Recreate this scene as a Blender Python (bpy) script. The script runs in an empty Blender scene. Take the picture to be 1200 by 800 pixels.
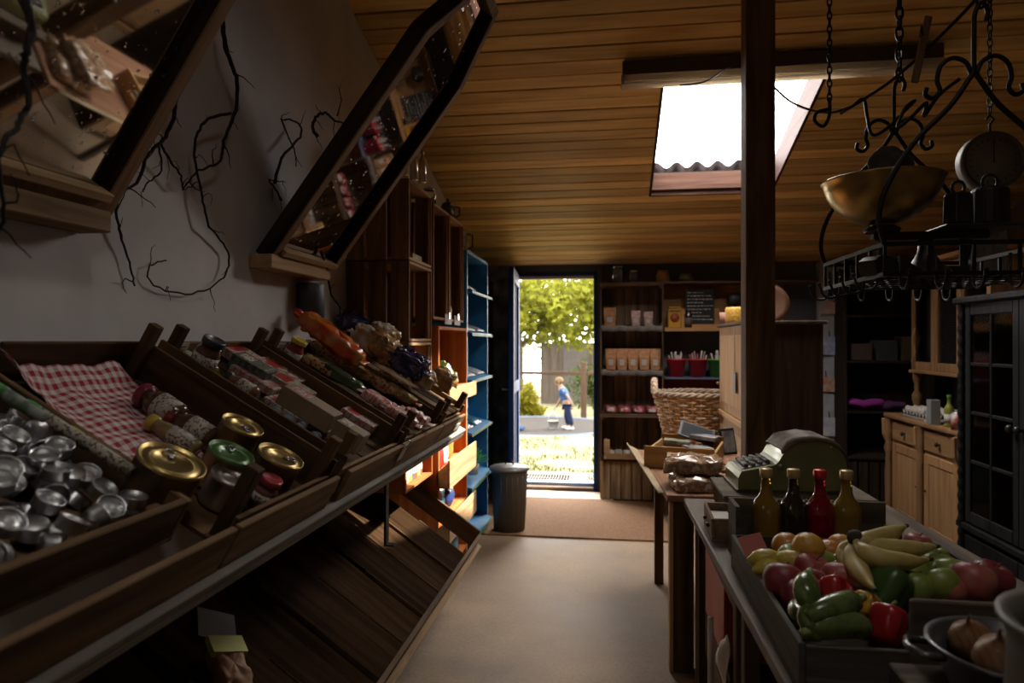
import bpy, math, random
from mathutils import Vector, Matrix, noise
PI = math.pi
rnd = random.Random(7)
C = bpy.context.scene.collection
S = bpy.context.scene

# ------------------------------------------------------------------ camera, sky, sun, exposure
TH = math.radians(8.25)
EYE = 1.4
cam_d = bpy.data.cameras.new('camera')
cam = bpy.data.objects.new('camera', cam_d); C.objects.link(cam)
cam.location = (0, 0, EYE); cam.rotation_euler = (PI/2, 0, TH)
cam_d.sensor_width = 36; cam_d.lens = 24; cam_d.clip_start = .02; cam_d.clip_end = 300
cam_d.dof.use_dof = True; cam_d.dof.focus_distance = 2.2; cam_d.dof.aperture_fstop = 3.2
S.camera = cam
S.view_settings.view_transform = 'Standard'; S.view_settings.look = 'None'
S.view_settings.exposure = EXPO = 1.02; S.view_settings.gamma = 1; S.view_settings.use_curve_mapping = False
S.cycles.max_bounces = 8; S.cycles.diffuse_bounces = 5; S.cycles.glossy_bounces = 4
S.cycles.transmission_bounces = 8; S.cycles.transparent_max_bounces = 8
S.cycles.sample_clamp_indirect = 6; S.cycles.caustics_refractive = False; S.cycles.caustics_reflective = False
S.cycles.use_denoising = True
w = bpy.data.worlds.new('sky'); S.world = w; w.use_nodes = True
bg = w.node_tree.nodes['Background']; bg.inputs[0].default_value = (1, .955, .90, 1); bg.inputs[1].default_value = 8.5
sun_d = bpy.data.lights.new('sun', 'SUN'); sun_d.energy = 9.0; sun_d.angle = .02; sun_d.color = (1, .93, .78)
sun = bpy.data.objects.new('sun', sun_d); C.objects.link(sun)
sun.rotation_euler = Vector((-.85, -.42, -1.0)).to_track_quat('-Z', 'Y').to_euler()
def portal(loc, rot, sx, sy):
    d = bpy.data.lights.new('portal', 'AREA'); d.shape = 'RECTANGLE'; d.size = sx; d.size_y = sy
    d.cycles.is_portal = True
    o = bpy.data.objects.new('portal', d); C.objects.link(o); o.location = loc; o.rotation_euler = rot
    return o
SLOPE = math.atan(.28)
CZ = lambda y: 2.115 + .28*(6.39 - y)        # ceiling height above floor
portal((.71, 4.44, CZ(4.44)+.24), (-SLOPE, 0, 0), .88, 1.4)
portal((.35, .65, CZ(.65)+.24), (-SLOPE, 0, 0), .7, .6)
portal((-.515, 6.45, 1.03), (-PI/2, 0, 0), .8, 2.06)

# ------------------------------------------------------------------ photo measurements -> points in the room
FV = Vector((-math.sin(TH), math.cos(TH), 0)); RV = Vector((math.cos(TH), math.sin(TH), 0))
def ray(u, v): return FV + RV*((u-600)/800) + Vector((0, 0, (400-v)/800))
def PY(u, v, Y): r = ray(u, v); return Vector((0, 0, EYE)) + r*(Y/r.y)
def PX(u, v, X): r = ray(u, v); return Vector((0, 0, EYE)) + r*(X/r.x)
def PZ(u, v, z): r = ray(u, v); return Vector((0, 0, EYE)) + r*((z-EYE)/r.z)
RA = math.radians(30)
RO = Vector((-1.235, 0, 1.315)); RM = Matrix.Rotation(RA, 4, 'Y')
def SL(u, v, h=0):                           # point of the tilted crate floor (raised by h) in the rack's own axes
    n = RM.to_3x3() @ Vector((0, 0, 1)); o = RO + n*h; r = ray(u, v); c = Vector((0, 0, EYE))
    t = (o-c).dot(n)/r.dot(n); p = c + r*t
    return RM.to_3x3().transposed() @ (p-RO)

# ------------------------------------------------------------------ mesh building
class MB:
    def __init__(s): s.v = []; s.f = []; s.sm = []; s.mi = []; s.tn = []; s.M = Matrix()
    def add(s, vs, fs, smooth=False, mi=0, tone=.5):
        n = len(s.v); s.v += [s.M @ Vector(p) for p in vs]
        for f in fs: s.f.append([i+n for i in f]); s.sm.append(smooth); s.mi.append(mi); s.tn.append(tone)
        return s
    def box(s, a, b, mi=0, tone=.5):
        x0, x1 = sorted((a[0], b[0])); y0, y1 = sorted((a[1], b[1])); z0, z1 = sorted((a[2], b[2]))
        return s.add([(x0,y0,z0),(x1,y0,z0),(x1,y1,z0),(x0,y1,z0),(x0,y0,z1),(x1,y0,z1),(x1,y1,z1),(x0,y1,z1)],
              [(3,2,1,0),(4,5,6,7),(0,1,5,4),(1,2,6,5),(2,3,7,6),(3,0,4,7)], mi=mi, tone=tone)
    def bar(s, p, q, w, h, up=(0,0,1), mi=0, tone=.5):
        p = Vector(p); q = Vector(q); d = q-p; L = d.length; x = d.normalized(); y = Vector(up).cross(x).normalized(); z = x.cross(y)
        old = s.M; m = Matrix((x, y, z)).transposed().to_4x4(); m.translation = p; s.M = old @ m
        s.box((0,-w/2,-h/2), (L,w/2,h/2), mi, tone); s.M = old; return s
    def prism(s, pts, y0, y1, mi=0, smooth=False):       # outline (x, z) pushed along y
        n = len(pts); vs = [(x, y0, z) for x, z in pts] + [(x, y1, z) for x, z in pts]
        s.add(vs, [tuple(range(n)), tuple(range(2*n-1, n-1, -1))], False, mi)
        return s.add(vs, [(i, i+n, (i+1) % n+n, (i+1) % n) for i in range(n)], smooth, mi)
    def lathe(s, prof, n=20, M=None, mi=0, smooth=True, cap=True):
        old = s.M
        if M is not None: s.M = old @ M
        vs = [(r*math.cos(2*PI*k/n), r*math.sin(2*PI*k/n), z) for r, z in prof for k in range(n)]; fs = []
        for i in range(len(prof)-1):
            for k in range(n): fs.append((i*n+k, i*n+(k+1) % n, (i+1)*n+(k+1) % n, (i+1)*n+k))
        s.add(vs, fs, smooth, mi)
        if cap:
            m = len(prof)-1
            s.add([v for v in vs[:n]], [tuple(range(n-1, -1, -1))], False, mi)
            s.add([v for v in vs[m*n:]], [tuple(range(n))], False, mi)
        s.M = old; return s
    def tube(s, pts, r, n=8, mi=0, closed=False):
        pts = [Vector(p) for p in pts]; m = len(pts); rs = r if isinstance(r, (list, tuple)) else [r]*m
        vs = []; up = None
        for i, p in enumerate(pts):
            a = pts[(i-1) % m] if (closed or i > 0) else p; b = pts[(i+1) % m] if (closed or i < m-1) else p
            t = (b-a).normalized()
            if up is None: up = t.orthogonal().normalized()
            up = (up - t*up.dot(t)); up = up.normalized() if up.length > 1e-6 else t.orthogonal().normalized()
            q = t.cross(up)
            for k in range(n): vs.append(p + (up*math.cos(2*PI*k/n) + q*math.sin(2*PI*k/n))*rs[i])
        fs = []
        for i in range(m if closed else m-1):
            j = (i+1) % m
            for k in range(n): fs.append((i*n+k, i*n+(k+1) % n, j*n+(k+1) % n, j*n+k))
        if not closed: fs += [tuple(range(n-1, -1, -1)), tuple(range((m-1)*n, m*n))]
        return s.add(vs, fs, True, mi)
    def blob(s, c, r, e=1.0, amp=0, freq=6, seed=0, nu=20, nv=12, mi=0):
        c = Vector(c); sg = lambda x, p: math.copysign(abs(x)**p, x); vs = []
        for i in range(nv+1):
            ph = -PI/2 + PI*i/nv
            for k in range(nu):
                t = 2*PI*k/nu
                d = Vector((sg(math.cos(ph), e)*sg(math.cos(t), e), sg(math.cos(ph), e)*sg(math.sin(t), e), sg(math.sin(ph), e)))
                p = Vector((d.x*r[0], d.y*r[1], d.z*r[2]))
                if amp: p += d.normalized()*amp*noise.noise(p*freq + Vector((seed*3.1, seed, 0)))
                vs.append(p+c)
        fs = [(i*nu+k, i*nu+(k+1) % nu, (i+1)*nu+(k+1) % nu, (i+1)*nu+k) for i in range(nv) for k in range(nu)]
        return s.add(vs, fs, True, mi)
    def sheet(s, nx, ny, fn, mi=0, smooth=True):
        vs = [fn(i/nx, j/ny) for j in range(ny+1) for i in range(nx+1)]
        return s.add(vs, [(j*(nx+1)+i, j*(nx+1)+i+1, (j+1)*(nx+1)+i+1, (j+1)*(nx+1)+i) for j in range(ny) for i in range(nx)], smooth, mi)
    def build(s, name, mats, parent=None, bevel=0, sub=0, solid=0):
        me = bpy.data.meshes.new(name); me.from_pydata([tuple(v) for v in s.v], [], s.f)
        me.polygons.foreach_set('use_smooth', s.sm); me.polygons.foreach_set('material_index', s.mi)
        if len(set(s.tn)) > 1:
            at = me.attributes.new('tone', 'FLOAT', 'FACE'); at.data.foreach_set('value', s.tn)
        for m in (mats if isinstance(mats, (list, tuple)) else [mats]): me.materials.append(m)
        me.validate(); me.update()
        o = bpy.data.objects.new(name, me); C.objects.link(o)
        if parent is not None: o.parent = parent
        if solid: k = o.modifiers.new('solid', 'SOLIDIFY'); k.thickness = solid; k.offset = 0
        if bevel: k = o.modifiers.new('bevel', 'BEVEL'); k.width = bevel; k.segments = 1; k.limit_method = 'ANGLE'
        if sub: k = o.modifiers.new('sub', 'SUBSURF'); k.levels = k.render_levels = sub
        return o
def T(x, y, z): return Matrix.Translation((x, y, z))
def smooth(pts, q=5):
    pts = [Vector(p) for p in pts]; F = []
    for i in range(len(pts)-1):
        a = pts[max(i-1,0)]; b = pts[i]; c = pts[i+1]; d = pts[min(i+2,len(pts)-1)]
        for k in range(q):
            s = k/q; F.append(.5*((2*b)+(c-a)*s+(2*a-5*b+4*c-d)*s*s+(3*b-a-3*c+d)*s**3))
    return F+[pts[-1]]
def R(a, ax): return Matrix.Rotation(a, 4, ax)
def put(o, loc, rot=None):
    m = rot if isinstance(rot, Matrix) else (R(rot, 'Z') if rot else Matrix())
    o.matrix_basis = Matrix.Translation(loc) @ m; return o
def tag(o, label, cat, group=None, kind=None):
    o['label'] = label; o['category'] = cat
    if group: o['group'] = group
    if kind: o['kind'] = kind
    return o
def thing(name, label, cat, loc=(0,0,0), rot=None, group=None):
    o = bpy.data.objects.new(name, None); C.objects.link(o); o.empty_display_size = .05
    return tag(put(o, loc, rot), label, cat, group)
def solo(name, mb, mats, label, cat, loc=(0,0,0), rot=None, group=None, **kw):
    return tag(put(mb.build(name, mats, None, **kw), loc, rot), label, cat, group)
def struct(name, mb, mats, **kw):
    o = mb.build(name, mats, None, **kw); o['kind'] = 'structure'; return o
def dup(root, loc, rot=None, label=None, group=None, scale=None):
    r = root.copy(); C.objects.link(r); put(r, loc, rot)
    if scale: r.matrix_basis = r.matrix_basis @ Matrix.Diagonal((*scale, 1))
    if label: r['label'] = label
    if group: r['group'] = group
    for ch in list(root.children):
        c = ch.copy(); C.objects.link(c); c.parent = r
        for g in list(ch.children):
            d = g.copy(); C.objects.link(d); d.parent = c
    return r
def onrack(x, y, h, extra=None):             # matrix of something lying in the tilted crates
    m = Matrix.Translation(RO) @ RM @ T(x, y, h)
    return m @ extra if extra is not None else m
def setm(o, m): o.matrix_basis = m; return o

# ------------------------------------------------------------------ materials
MC = {}
def node_mat(name):
    m = bpy.data.materials.new(name); m.use_nodes = True; nt = m.node_tree
    return m, nt, nt.nodes['Principled BSDF']
def mat(col, rough=.6, metal=0, var=.12, scale=8, bump=0, coat=0, trans=0, name='paint', spec=.5, tl=0):
    key = (tuple(col), rough, metal, var, scale, bump, coat, trans, spec, tl)
    if key in MC: return MC[key]
    m, nt, b = node_mat(name); N = nt.nodes; L = nt.links
    b.inputs['Roughness'].default_value = rough; b.inputs['Metallic'].default_value = metal
    b.inputs['Coat Weight'].default_value = coat; b.inputs['Transmission Weight'].default_value = trans
    b.inputs['Specular IOR Level'].default_value = spec
    tc = N.new('ShaderNodeTexCoord'); nz = N.new('ShaderNodeTexNoise'); nz.inputs['Scale'].default_value = scale; nz.inputs['Detail'].default_value = 5
    L.new(tc.outputs['Object'], nz.inputs['Vector'])
    rp = N.new('ShaderNodeValToRGB'); rp.color_ramp.elements[0].position = .3; rp.color_ramp.elements[1].position = .7
    rp.color_ramp.elements[0].color = (*[c*(1-var*1.5) for c in col], 1); rp.color_ramp.elements[1].color = (*[min(1, c*(1+var)) for c in col], 1)
    L.new(nz.outputs['Fac'], rp.inputs['Fac']); L.new(rp.outputs['Color'], b.inputs['Base Color'])
    if bump:
        bp = N.new('ShaderNodeBump'); bp.inputs['Strength'].default_value = bump; bp.inputs['Distance'].default_value = .01
        L.new(nz.outputs['Fac'], bp.inputs['Height']); L.new(bp.outputs['Normal'], b.inputs['Normal'])
    if tl:
        t = N.new('ShaderNodeBsdfTranslucent'); t.inputs[0].default_value = (*col, 1); mx = N.new('ShaderNodeMixShader'); mx.inputs[0].default_value = tl
        L.new(b.outputs[0], mx.inputs[1]); L.new(t.outputs[0], mx.inputs[2]); L.new(mx.outputs[0], N['Material Output'].inputs['Surface'])
    MC[key] = m; return m
def wood(c1, c2, axis='X', scale=1.0, rough=.75, tone=False, name='wood'):
    key = ('w', tuple(c1), tuple(c2), axis, scale, rough, tone)
    if key in MC: return MC[key]
    m, nt, b = node_mat(name); N = nt.nodes; L = nt.links
    tc = N.new('ShaderNodeTexCoord'); mp = N.new('ShaderNodeMapping'); oi = N.new('ShaderNodeObjectInfo')
    sc = {'X': (2, 26, 26), 'Y': (26, 2, 26), 'Z': (26, 26, 2)}[axis]; mp.inputs['Scale'].default_value = [k*scale for k in sc]
    L.new(tc.outputs['Object'], mp.inputs['Vector'])
    ad = N.new('ShaderNodeVectorMath'); ad.operation = 'ADD'; L.new(mp.outputs[0], ad.inputs[0])
    cx = N.new('ShaderNodeCombineXYZ'); ml = N.new('ShaderNodeMath'); ml.operation = 'MULTIPLY'; ml.inputs[1].default_value = 40
    L.new(oi.outputs['Random'], ml.inputs[0])
    if tone:
        at = N.new('ShaderNodeAttribute'); at.attribute_name = 'tone'
        m2 = N.new('ShaderNodeMath'); m2.operation = 'MULTIPLY'; m2.inputs[1].default_value = 60; L.new(at.outputs['Fac'], m2.inputs[0])
        L.new(m2.outputs[0], cx.inputs[0]); L.new(m2.outputs[0], cx.inputs[1])
    L.new(ml.outputs[0], cx.inputs[2]); L.new(cx.outputs[0], ad.inputs[1])
    nz = N.new('ShaderNodeTexNoise'); nz.inputs['Scale'].default_value = 1; nz.inputs['Detail'].default_value = 6; nz.inputs['Distortion'].default_value = .6
    L.new(ad.outputs[0], nz.inputs['Vector'])
    rp = N.new('ShaderNodeValToRGB'); e = rp.color_ramp.elements; e[0].position = .32; e[1].position = .68; e[0].color = (*c1, 1); e[1].color = (*c2, 1)
    L.new(nz.outputs['Fac'], rp.inputs['Fac'])
    hv = N.new('ShaderNodeHueSaturation'); L.new(rp.outputs['Color'], hv.inputs['Color'])
    mr = N.new('ShaderNodeMapRange'); mr.inputs['To Min'].default_value = .7; mr.inputs['To Max'].default_value = 1.3
    L.new(at.outputs['Fac'] if tone else oi.outputs['Random'], mr.inputs['Value']); L.new(mr.outputs[0], hv.inputs['Value'])
    L.new(hv.outputs['Color'], b.inputs['Base Color']); b.inputs['Roughness'].default_value = rough; b.inputs['Specular IOR Level'].default_value = .14 if rough < .9 else .02
    bp = N.new('ShaderNodeBump'); bp.inputs['Strength'].default_value = .35; bp.inputs['Distance'].default_value = .004
    L.new(nz.outputs['Fac'], bp.inputs['Height']); L.new(bp.outputs['Normal'], b.inputs['Normal'])
    MC[key] = m; return m
def glass(col=(1,1,1), rough=.02, name='glass'):
    key = ('g', tuple(col), rough)
    if key in MC: return MC[key]
    m, nt, b = node_mat(name); b.inputs['Base Color'].default_value = (*col, 1); b.inputs['Roughness'].default_value = rough
    b.inputs['Transmission Weight'].default_value = 1; b.inputs['IOR'].default_value = 1.45; MC[key] = m; return m
def thinglass(amount=.12, col=(1,1,1), name='pane_glass'):
    key = ('t', amount, tuple(col))
    if key in MC: return MC[key]
    m, nt, b = node_mat(name); N = nt.nodes; L = nt.links
    t = N.new('ShaderNodeBsdfTransparent'); t.inputs[0].default_value = (*col, 1); g = N.new('ShaderNodeBsdfGlossy'); g.inputs['Roughness'].default_value = .08
    f = N.new('ShaderNodeFresnel'); a = N.new('ShaderNodeMath'); a.operation = 'ADD'; a.inputs[1].default_value = amount; L.new(f.outputs[0], a.inputs[0])
    mx = N.new('ShaderNodeMixShader'); L.new(a.outputs[0], mx.inputs[0]); L.new(t.outputs[0], mx.inputs[1]); L.new(g.outputs[0], mx.inputs[2])
    L.new(mx.outputs[0], N['Material Output'].inputs['Surface']); MC[key] = m; return m
def pattern(c1, c2, kind='check', scale=40, rough=.7, c3=None, name='printed'):
    key = ('p', tuple(c1), tuple(c2), kind, scale, rough, c3)
    if key in MC: return MC[key]
    m, nt, b = node_mat(name); N = nt.nodes; L = nt.links; tc = N.new('ShaderNodeTexCoord')
    b.inputs['Roughness'].default_value = rough
    if kind == 'gingham':
        sp = N.new('ShaderNodeSeparateXYZ'); L.new(tc.outputs['UV' if False else 'Object'], sp.inputs[0]); hs = []
        for ax in 'XY':
            q = N.new('ShaderNodeMath'); q.operation = 'MULTIPLY'; q.inputs[1].default_value = scale; L.new(sp.outputs[ax], q.inputs[0])
            fr = N.new('ShaderNodeMath'); fr.operation = 'FRACT'; L.new(q.outputs[0], fr.inputs[0])
            g = N.new('ShaderNodeMath'); g.operation = 'GREATER_THAN'; g.inputs[1].default_value = .5; L.new(fr.outputs[0], g.inputs[0]); hs.append(g)
        a = N.new('ShaderNodeMath'); L.new(hs[0].outputs[0], a.inputs[0]); L.new(hs[1].outputs[0], a.inputs[1])
        h = N.new('ShaderNodeMath'); h.operation = 'MULTIPLY'; h.inputs[1].default_value = .5; L.new(a.outputs[0], h.inputs[0]); fac = h.outputs[0]
        cols = [(0, c2), (.5, [(x*.5+y*.5) for x, y in zip(c1, c2)]), (1, c1)]
    else:
        if kind == 'voronoi':
            t = N.new('ShaderNodeTexVoronoi'); t.inputs['Scale'].default_value = scale; fac = t.outputs['Distance']
        elif kind == 'cells':
            t = N.new('ShaderNodeTexVoronoi'); t.inputs['Scale'].default_value = scale; t.distance = 'CHEBYCHEV'
            sx = N.new('ShaderNodeSeparateColor'); L.new(t.outputs['Color'], sx.inputs[0]); fac = sx.outputs[0]
        elif kind == 'noise':
            t = N.new('ShaderNodeTexNoise'); t.inputs['Scale'].default_value = scale; t.inputs['Detail'].default_value = 6; fac = t.outputs['Fac']
        else:
            t = N.new('ShaderNodeTexWave'); t.inputs['Scale'].default_value = scale; t.inputs['Distortion'].default_value = 1.5; fac = t.outputs['Fac']
        L.new(tc.outputs['Object'], t.inputs['Vector'])
        cols = [(.38, c1), (.55, c2)] + ([(.7, c3)] if c3 else [])
    rp = N.new('ShaderNodeValToRGB'); e = rp.color_ramp.elements
    if kind in ('gingham', 'cells'): rp.color_ramp.interpolation = 'CONSTANT'
    if kind == 'gingham': cols = [(0, cols[0][1]), (.3, cols[1][1]), (.8, cols[2][1])]
    if kind == 'cells': cols = [(0, c1), (.45, c2)] + ([(.75, c3)] if c3 else [])
    while len(e) < len(cols): e.new(.5)
    for k, (p, c) in enumerate(cols): e[k].position = p; e[k].color = (*c, 1)
    L.new(fac, rp.inputs[0]); L.new(rp.outputs[0], b.inputs['Base Color']); MC[key] = m; return m

DKW = wood((.045,.023,.009), (.135,.073,.032))            # dark crate wood, grain along x
DKWy = wood((.045,.023,.009), (.135,.073,.032), 'Y')
DKWz = wood((.045,.023,.009), (.135,.073,.032), 'Z')
CRW = wood((.105,.060,.028), (.28,.175,.09)); CRWy = wood((.105,.060,.028), (.28,.175,.09), 'Y'); CRWz = wood((.105,.060,.028), (.28,.175,.09), 'Z')
GRWy = wood((.17,.15,.13), (.40,.36,.31), 'Y')           # weathered grey rail
LTW = wood((.30,.18,.09), (.50,.33,.18)); LTWy = wood((.30,.18,.09), (.50,.33,.18), 'Y'); LTWz = wood((.30,.18,.09), (.50,.33,.18), 'Z')
ORWz = wood((.38,.11,.03), (.55,.20,.06), 'Z'); ORWy = wood((.38,.11,.03), (.55,.20,.06), 'Y')
PINE = wood((.26,.135,.06), (.40,.23,.11), 'Z', rough=.5)
PINEy = wood((.26,.135,.06), (.40,.23,.11), 'Y', rough=.5)
BLKW = wood((.010,.011,.012), (.024,.025,.027), 'Z', rough=.45)
IRON = mat((.018,.015,.013), .5, .7, name='iron')
STEEL = mat((.5,.5,.5), .3, 1, name='steel')
BLACK = mat((.01,.01,.01), .5, name='black')
PAPER = mat((.55,.52,.47), .8, name='paper')
FOIL = mat((.62,.62,.63), .40, 1, var=.05, bump=.15, scale=40, name='aluminium')
CLEAR = thinglass(.06)

# ================================================================== THE ROOM
XL, XR, YB, YR = -1.25, 2.9, 6.39, -1.6
plaster = mat((.64,.61,.60), .85, var=.10, scale=3, bump=.25, name='plaster')
struct('wall_left', MB().box((XL-.2, YR, 0), (XL, YB+.12, 4.6)), plaster)
m = MB()   # plaster relief is real trowel ridges, low and wide
darkwall = mat((.075,.08,.09), .8, var=.2, scale=2, name='dark_blue_plaster')
DX0, DX1, DZ = -.90, -.125, 2.045
struct('wall_entrance', MB().box((XL, YB-.002, 0), (DX0, YB+.12, 2.4)), mat((.30,.27,.22), .9, var=.5, scale=9, bump=.8, name='rough_stone'))
m = MB().box((DX1, YB, 0), (XR, YB+.12, 2.4)).box((DX0, YB, DZ), (DX1, YB+.12, 2.4))
struct('wall_back', m, darkwall)
struct('wall_right', MB().box((XR, YR, 0), (XR+.2, YB+.12, 4.6)), mat((.20,.15,.11), .85, name='brown_plaster'))
struct('wall_rear', MB().box((XL, YR-.2, 0), (XR, YR, 4.6)), mat((.30,.27,.24), .85, name='rear_plaster'))
# concrete floor
def concrete():
    m, nt, b = node_mat('concrete'); N = nt.nodes; L = nt.links; tc = N.new('ShaderNodeTexCoord')
    a = N.new('ShaderNodeTexNoise'); a.inputs['Scale'].default_value = 1.6; a.inputs['Detail'].default_value = 8
    c = N.new('ShaderNodeTexNoise'); c.inputs['Scale'].default_value = 60; c.inputs['Detail'].default_value = 4
    for q in (a, c): L.new(tc.outputs['Object'], q.inputs['Vector'])
    r = N.new('ShaderNodeValToRGB'); e = r.color_ramp.elements; e[0].position = .35; e[1].position = .68; e[0].color = (.16,.105,.06,1); e[1].color = (.34,.24,.15,1)
    L.new(a.outputs['Fac'], r.inputs[0]); mx = N.new('ShaderNodeMix'); mx.data_type = 'RGBA'; mx.blend_type = 'OVERLAY'; mx.inputs[0].default_value = .35
    L.new(r.outputs[0], mx.inputs[6]); L.new(c.outputs['Fac'], mx.inputs[7]); L.new(mx.outputs[2], b.inputs['Base Color'])
    mr = N.new('ShaderNodeMapRange'); mr.inputs['To Min'].default_value = .55; mr.inputs['To Max'].default_value = .85; L.new(a.outputs['Fac'], mr.inputs['Value']); L.new(mr.outputs[0], b.inputs['Roughness'])
    bp = N.new('ShaderNodeBump'); bp.inputs['Strength'].default_value = .2; bp.inputs['Distance'].default_value = .003; L.new(c.outputs['Fac'], bp.inputs['Height']); L.new(bp.outputs[0], b.inputs['Normal'])
    return m
struct('floor', MB().box((XL, YR, -.15), (XR, YB+.12, 0)), concrete())
# board ceiling with the rooflight hole (and an unseen second one, added overhead to light the left wall)
HX0, HX1, HY0, HY1 = .275, 1.148, 3.74, 5.12
GX0, GX1, GY0, GY1 = .05, .65, .4, .9
m = MB(); y = YR; tw = rnd
CS = math.cos(SLOPE)
while y < YB+.05:
    wd = .105; y2 = min(y+wd, YB+.11)
    for (h0, h1) in ((HY0, HY1), (GY0, GY1)):
        if y < h0 < y2: y2 = h0
        if y < h1 < y2: y2 = h1
    segs = [(XL, XR)]
    ym = (y+y2)/2
    if HY0 < ym < HY1: segs = [(XL, HX0), (HX1, XR)]
    if GY0 < ym < GY1: segs = [(XL, GX0), (GX1, XR)]
    tn = tw.random()
    for (a, b_) in segs:
        dz = tw.uniform(-.002, .002); g = .0055
        za, zb = CZ(y+g)+dz, CZ(y2-g)+dz
        m.add([(a,y+g,za),(b_,y+g,za),(b_,y2-g,zb),(a,y2-g,zb),(a,y+g,za+.022),(b_,y+g,za+.022),(b_,y2-g,zb+.022),(a,y2-g,zb+.022)],
              [(0,3,2,1)[::-1],(4,5,6,7),(0,1,5,4),(1,2,6,5),(2,3,7,6),(3,0,4,7)], tone=tn)
    y = y2
def ceilmat():
    return wood((.54,.32,.10), (.82,.55,.21), 'X', .7, .5, True, 'ceiling_boards')
struct('ceiling', m, ceilmat())
m = MB()   # dark underlay above the boards, seen through the gaps
def slab(m, x0, x1, y0, y1, lo, hi):
    m.add([(x0,y0,CZ(y0)+lo),(x1,y0,CZ(y0)+lo),(x1,y1,CZ(y1)+lo),(x0,y1,CZ(y1)+lo),(x0,y0,CZ(y0)+hi),(x1,y0,CZ(y0)+hi),(x1,y1,CZ(y1)+hi),(x0,y1,CZ(y1)+hi)],
          [(3,2,1,0),(4,5,6,7),(0,1,5,4),(1,2,6,5),(2,3,7,6),(3,0,4,7)])
Y9 = YB+.12
for (x0, x1, y0, y1) in ((XL-.2,XR+.2,YR-.2,GY0),(XL-.2,GX0,GY0,GY1),(GX1,XR+.2,GY0,GY1),(XL-.2,XR+.2,GY1,HY0),(XL-.2,HX0,HY0,HY1),(HX1,XR+.2,HY0,HY1),(XL-.2,XR+.2,HY1,Y9)):
    slab(m, x0, x1, y0, y1, .024, .17)
struct('ceiling_underlay', m, mat((.02,.015,.012), .9, name='felt'))
# corrugated roof sheets around the two holes
def roofsheet(x0, x1, y0, y1):
    n = max(4, int((x1-x0)/.012))
    return lambda: MB().sheet(n, 2, lambda a, b: (x0+(x1-x0)*a, y0+(y1-y0)*b, CZ(y0+(y1-y0)*b)+.215+.022*math.sin(2*PI*(x0+(x1-x0)*a)/.146)))
sheetmat = mat((.20,.17,.18), .7, var=.3, scale=12, name='fibre_cement')
for args in ((XL-.3,XR+.3,HY1-.012,YB+.35),(XL-.3,HX0-.02,HY0,HY1-.012),(HX1+.02,XR+.3,HY0,HY1-.012),(XL-.3,XR+.3,GY1,HY0),(XL-.3,GX0,GY0,GY1),(GX1,XR+.3,GY0,GY1),(XL-.3,XR+.3,YR-.2,GY0)):
    o = struct('roof', roofsheet(*args)(), sheetmat, solid=.007)
# pinkish lining boards of the rooflight shaft
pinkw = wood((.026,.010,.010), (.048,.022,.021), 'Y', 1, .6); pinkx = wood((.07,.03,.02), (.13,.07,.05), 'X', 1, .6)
def lining(name, x0, x1, y0, y1, lo, hi, mt):
    m = MB(); slab(m, x0, x1, y0, y1, lo, hi); struct(name, m, mt, bevel=.002)
for (a0, a1, b0, b1) in ((HX0, HX1, HY0, HY1), (GX0, GX1, GY0, GY1)):
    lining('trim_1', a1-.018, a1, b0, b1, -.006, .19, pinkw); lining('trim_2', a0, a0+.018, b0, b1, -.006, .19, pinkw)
    lining('trim_3', a0+.018, a1-.018, b1-.018, b1, -.008, .155, pinkx); lining('trim_4', a0+.018, a1-.018, b0, b0+.018, -.006, .19, pinkx)
m = MB(); slab(m, HX0+.018, HX1-.018, HY1-.05, HY1-.018, .02, .05); struct('trim_5', m, pinkx)
# post
struct('wooden_pillar', MB().box((.59, 3.13, 0), (.715, 3.255, CZ(3.2)+.0)), wood((.07,.038,.018), (.20,.115,.055), 'Z'), bevel=.006)
# door frame, threshold
BLUE = mat((.006,.028,.11), .6, var=.2, spec=.2, name='blue_gloss')
GREYP = mat((.30,.31,.33), .6, name='grey_paint')
m = MB().box((DX1-.035, YB-.03, 0), (DX1, YB+.12, DZ)).box((DX0, YB-.03, 0), (DX0+.03, YB+.12, DZ)).box((DX0, YB-.02, DZ-.035), (DX1, YB+.12, DZ))
struct('trim_6', m, BLUE, bevel=.003)
struct('trim_7', MB().box((DX1, YB-.03, 0), (DX1+.05, YB, DZ+.06)), mat((.05,.035,.025), .7, name='dark_trim'), bevel=.003)
struct('trim_8', MB().box((DX0+.03, YB-.02, DZ-.06), (DX1-.035, YB+.05, DZ-.035)), mat((.45,.40,.36), .6, name='drip_board'))
struct('trim_9', MB().box((DX0+.03, YB-.04, 0), (DX1-.035, YB+.12, .045)), wood((.08,.05,.03), (.2,.14,.1)), bevel=.005)
struct('trim_10', MB().box((DX0+.03, YB+.04, .045), (DX1-.035, YB+.14, .075)), mat((.30,.42,.60), .45, name='pale_blue_sill'), bevel=.003)
struct('trim_11', MB().box((-1.1, YB-.34, 0), (.02, YB-.045, .012)), mat((.46,.37,.28), .7, var=.2, name='pale_screed'), bevel=.003)
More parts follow.
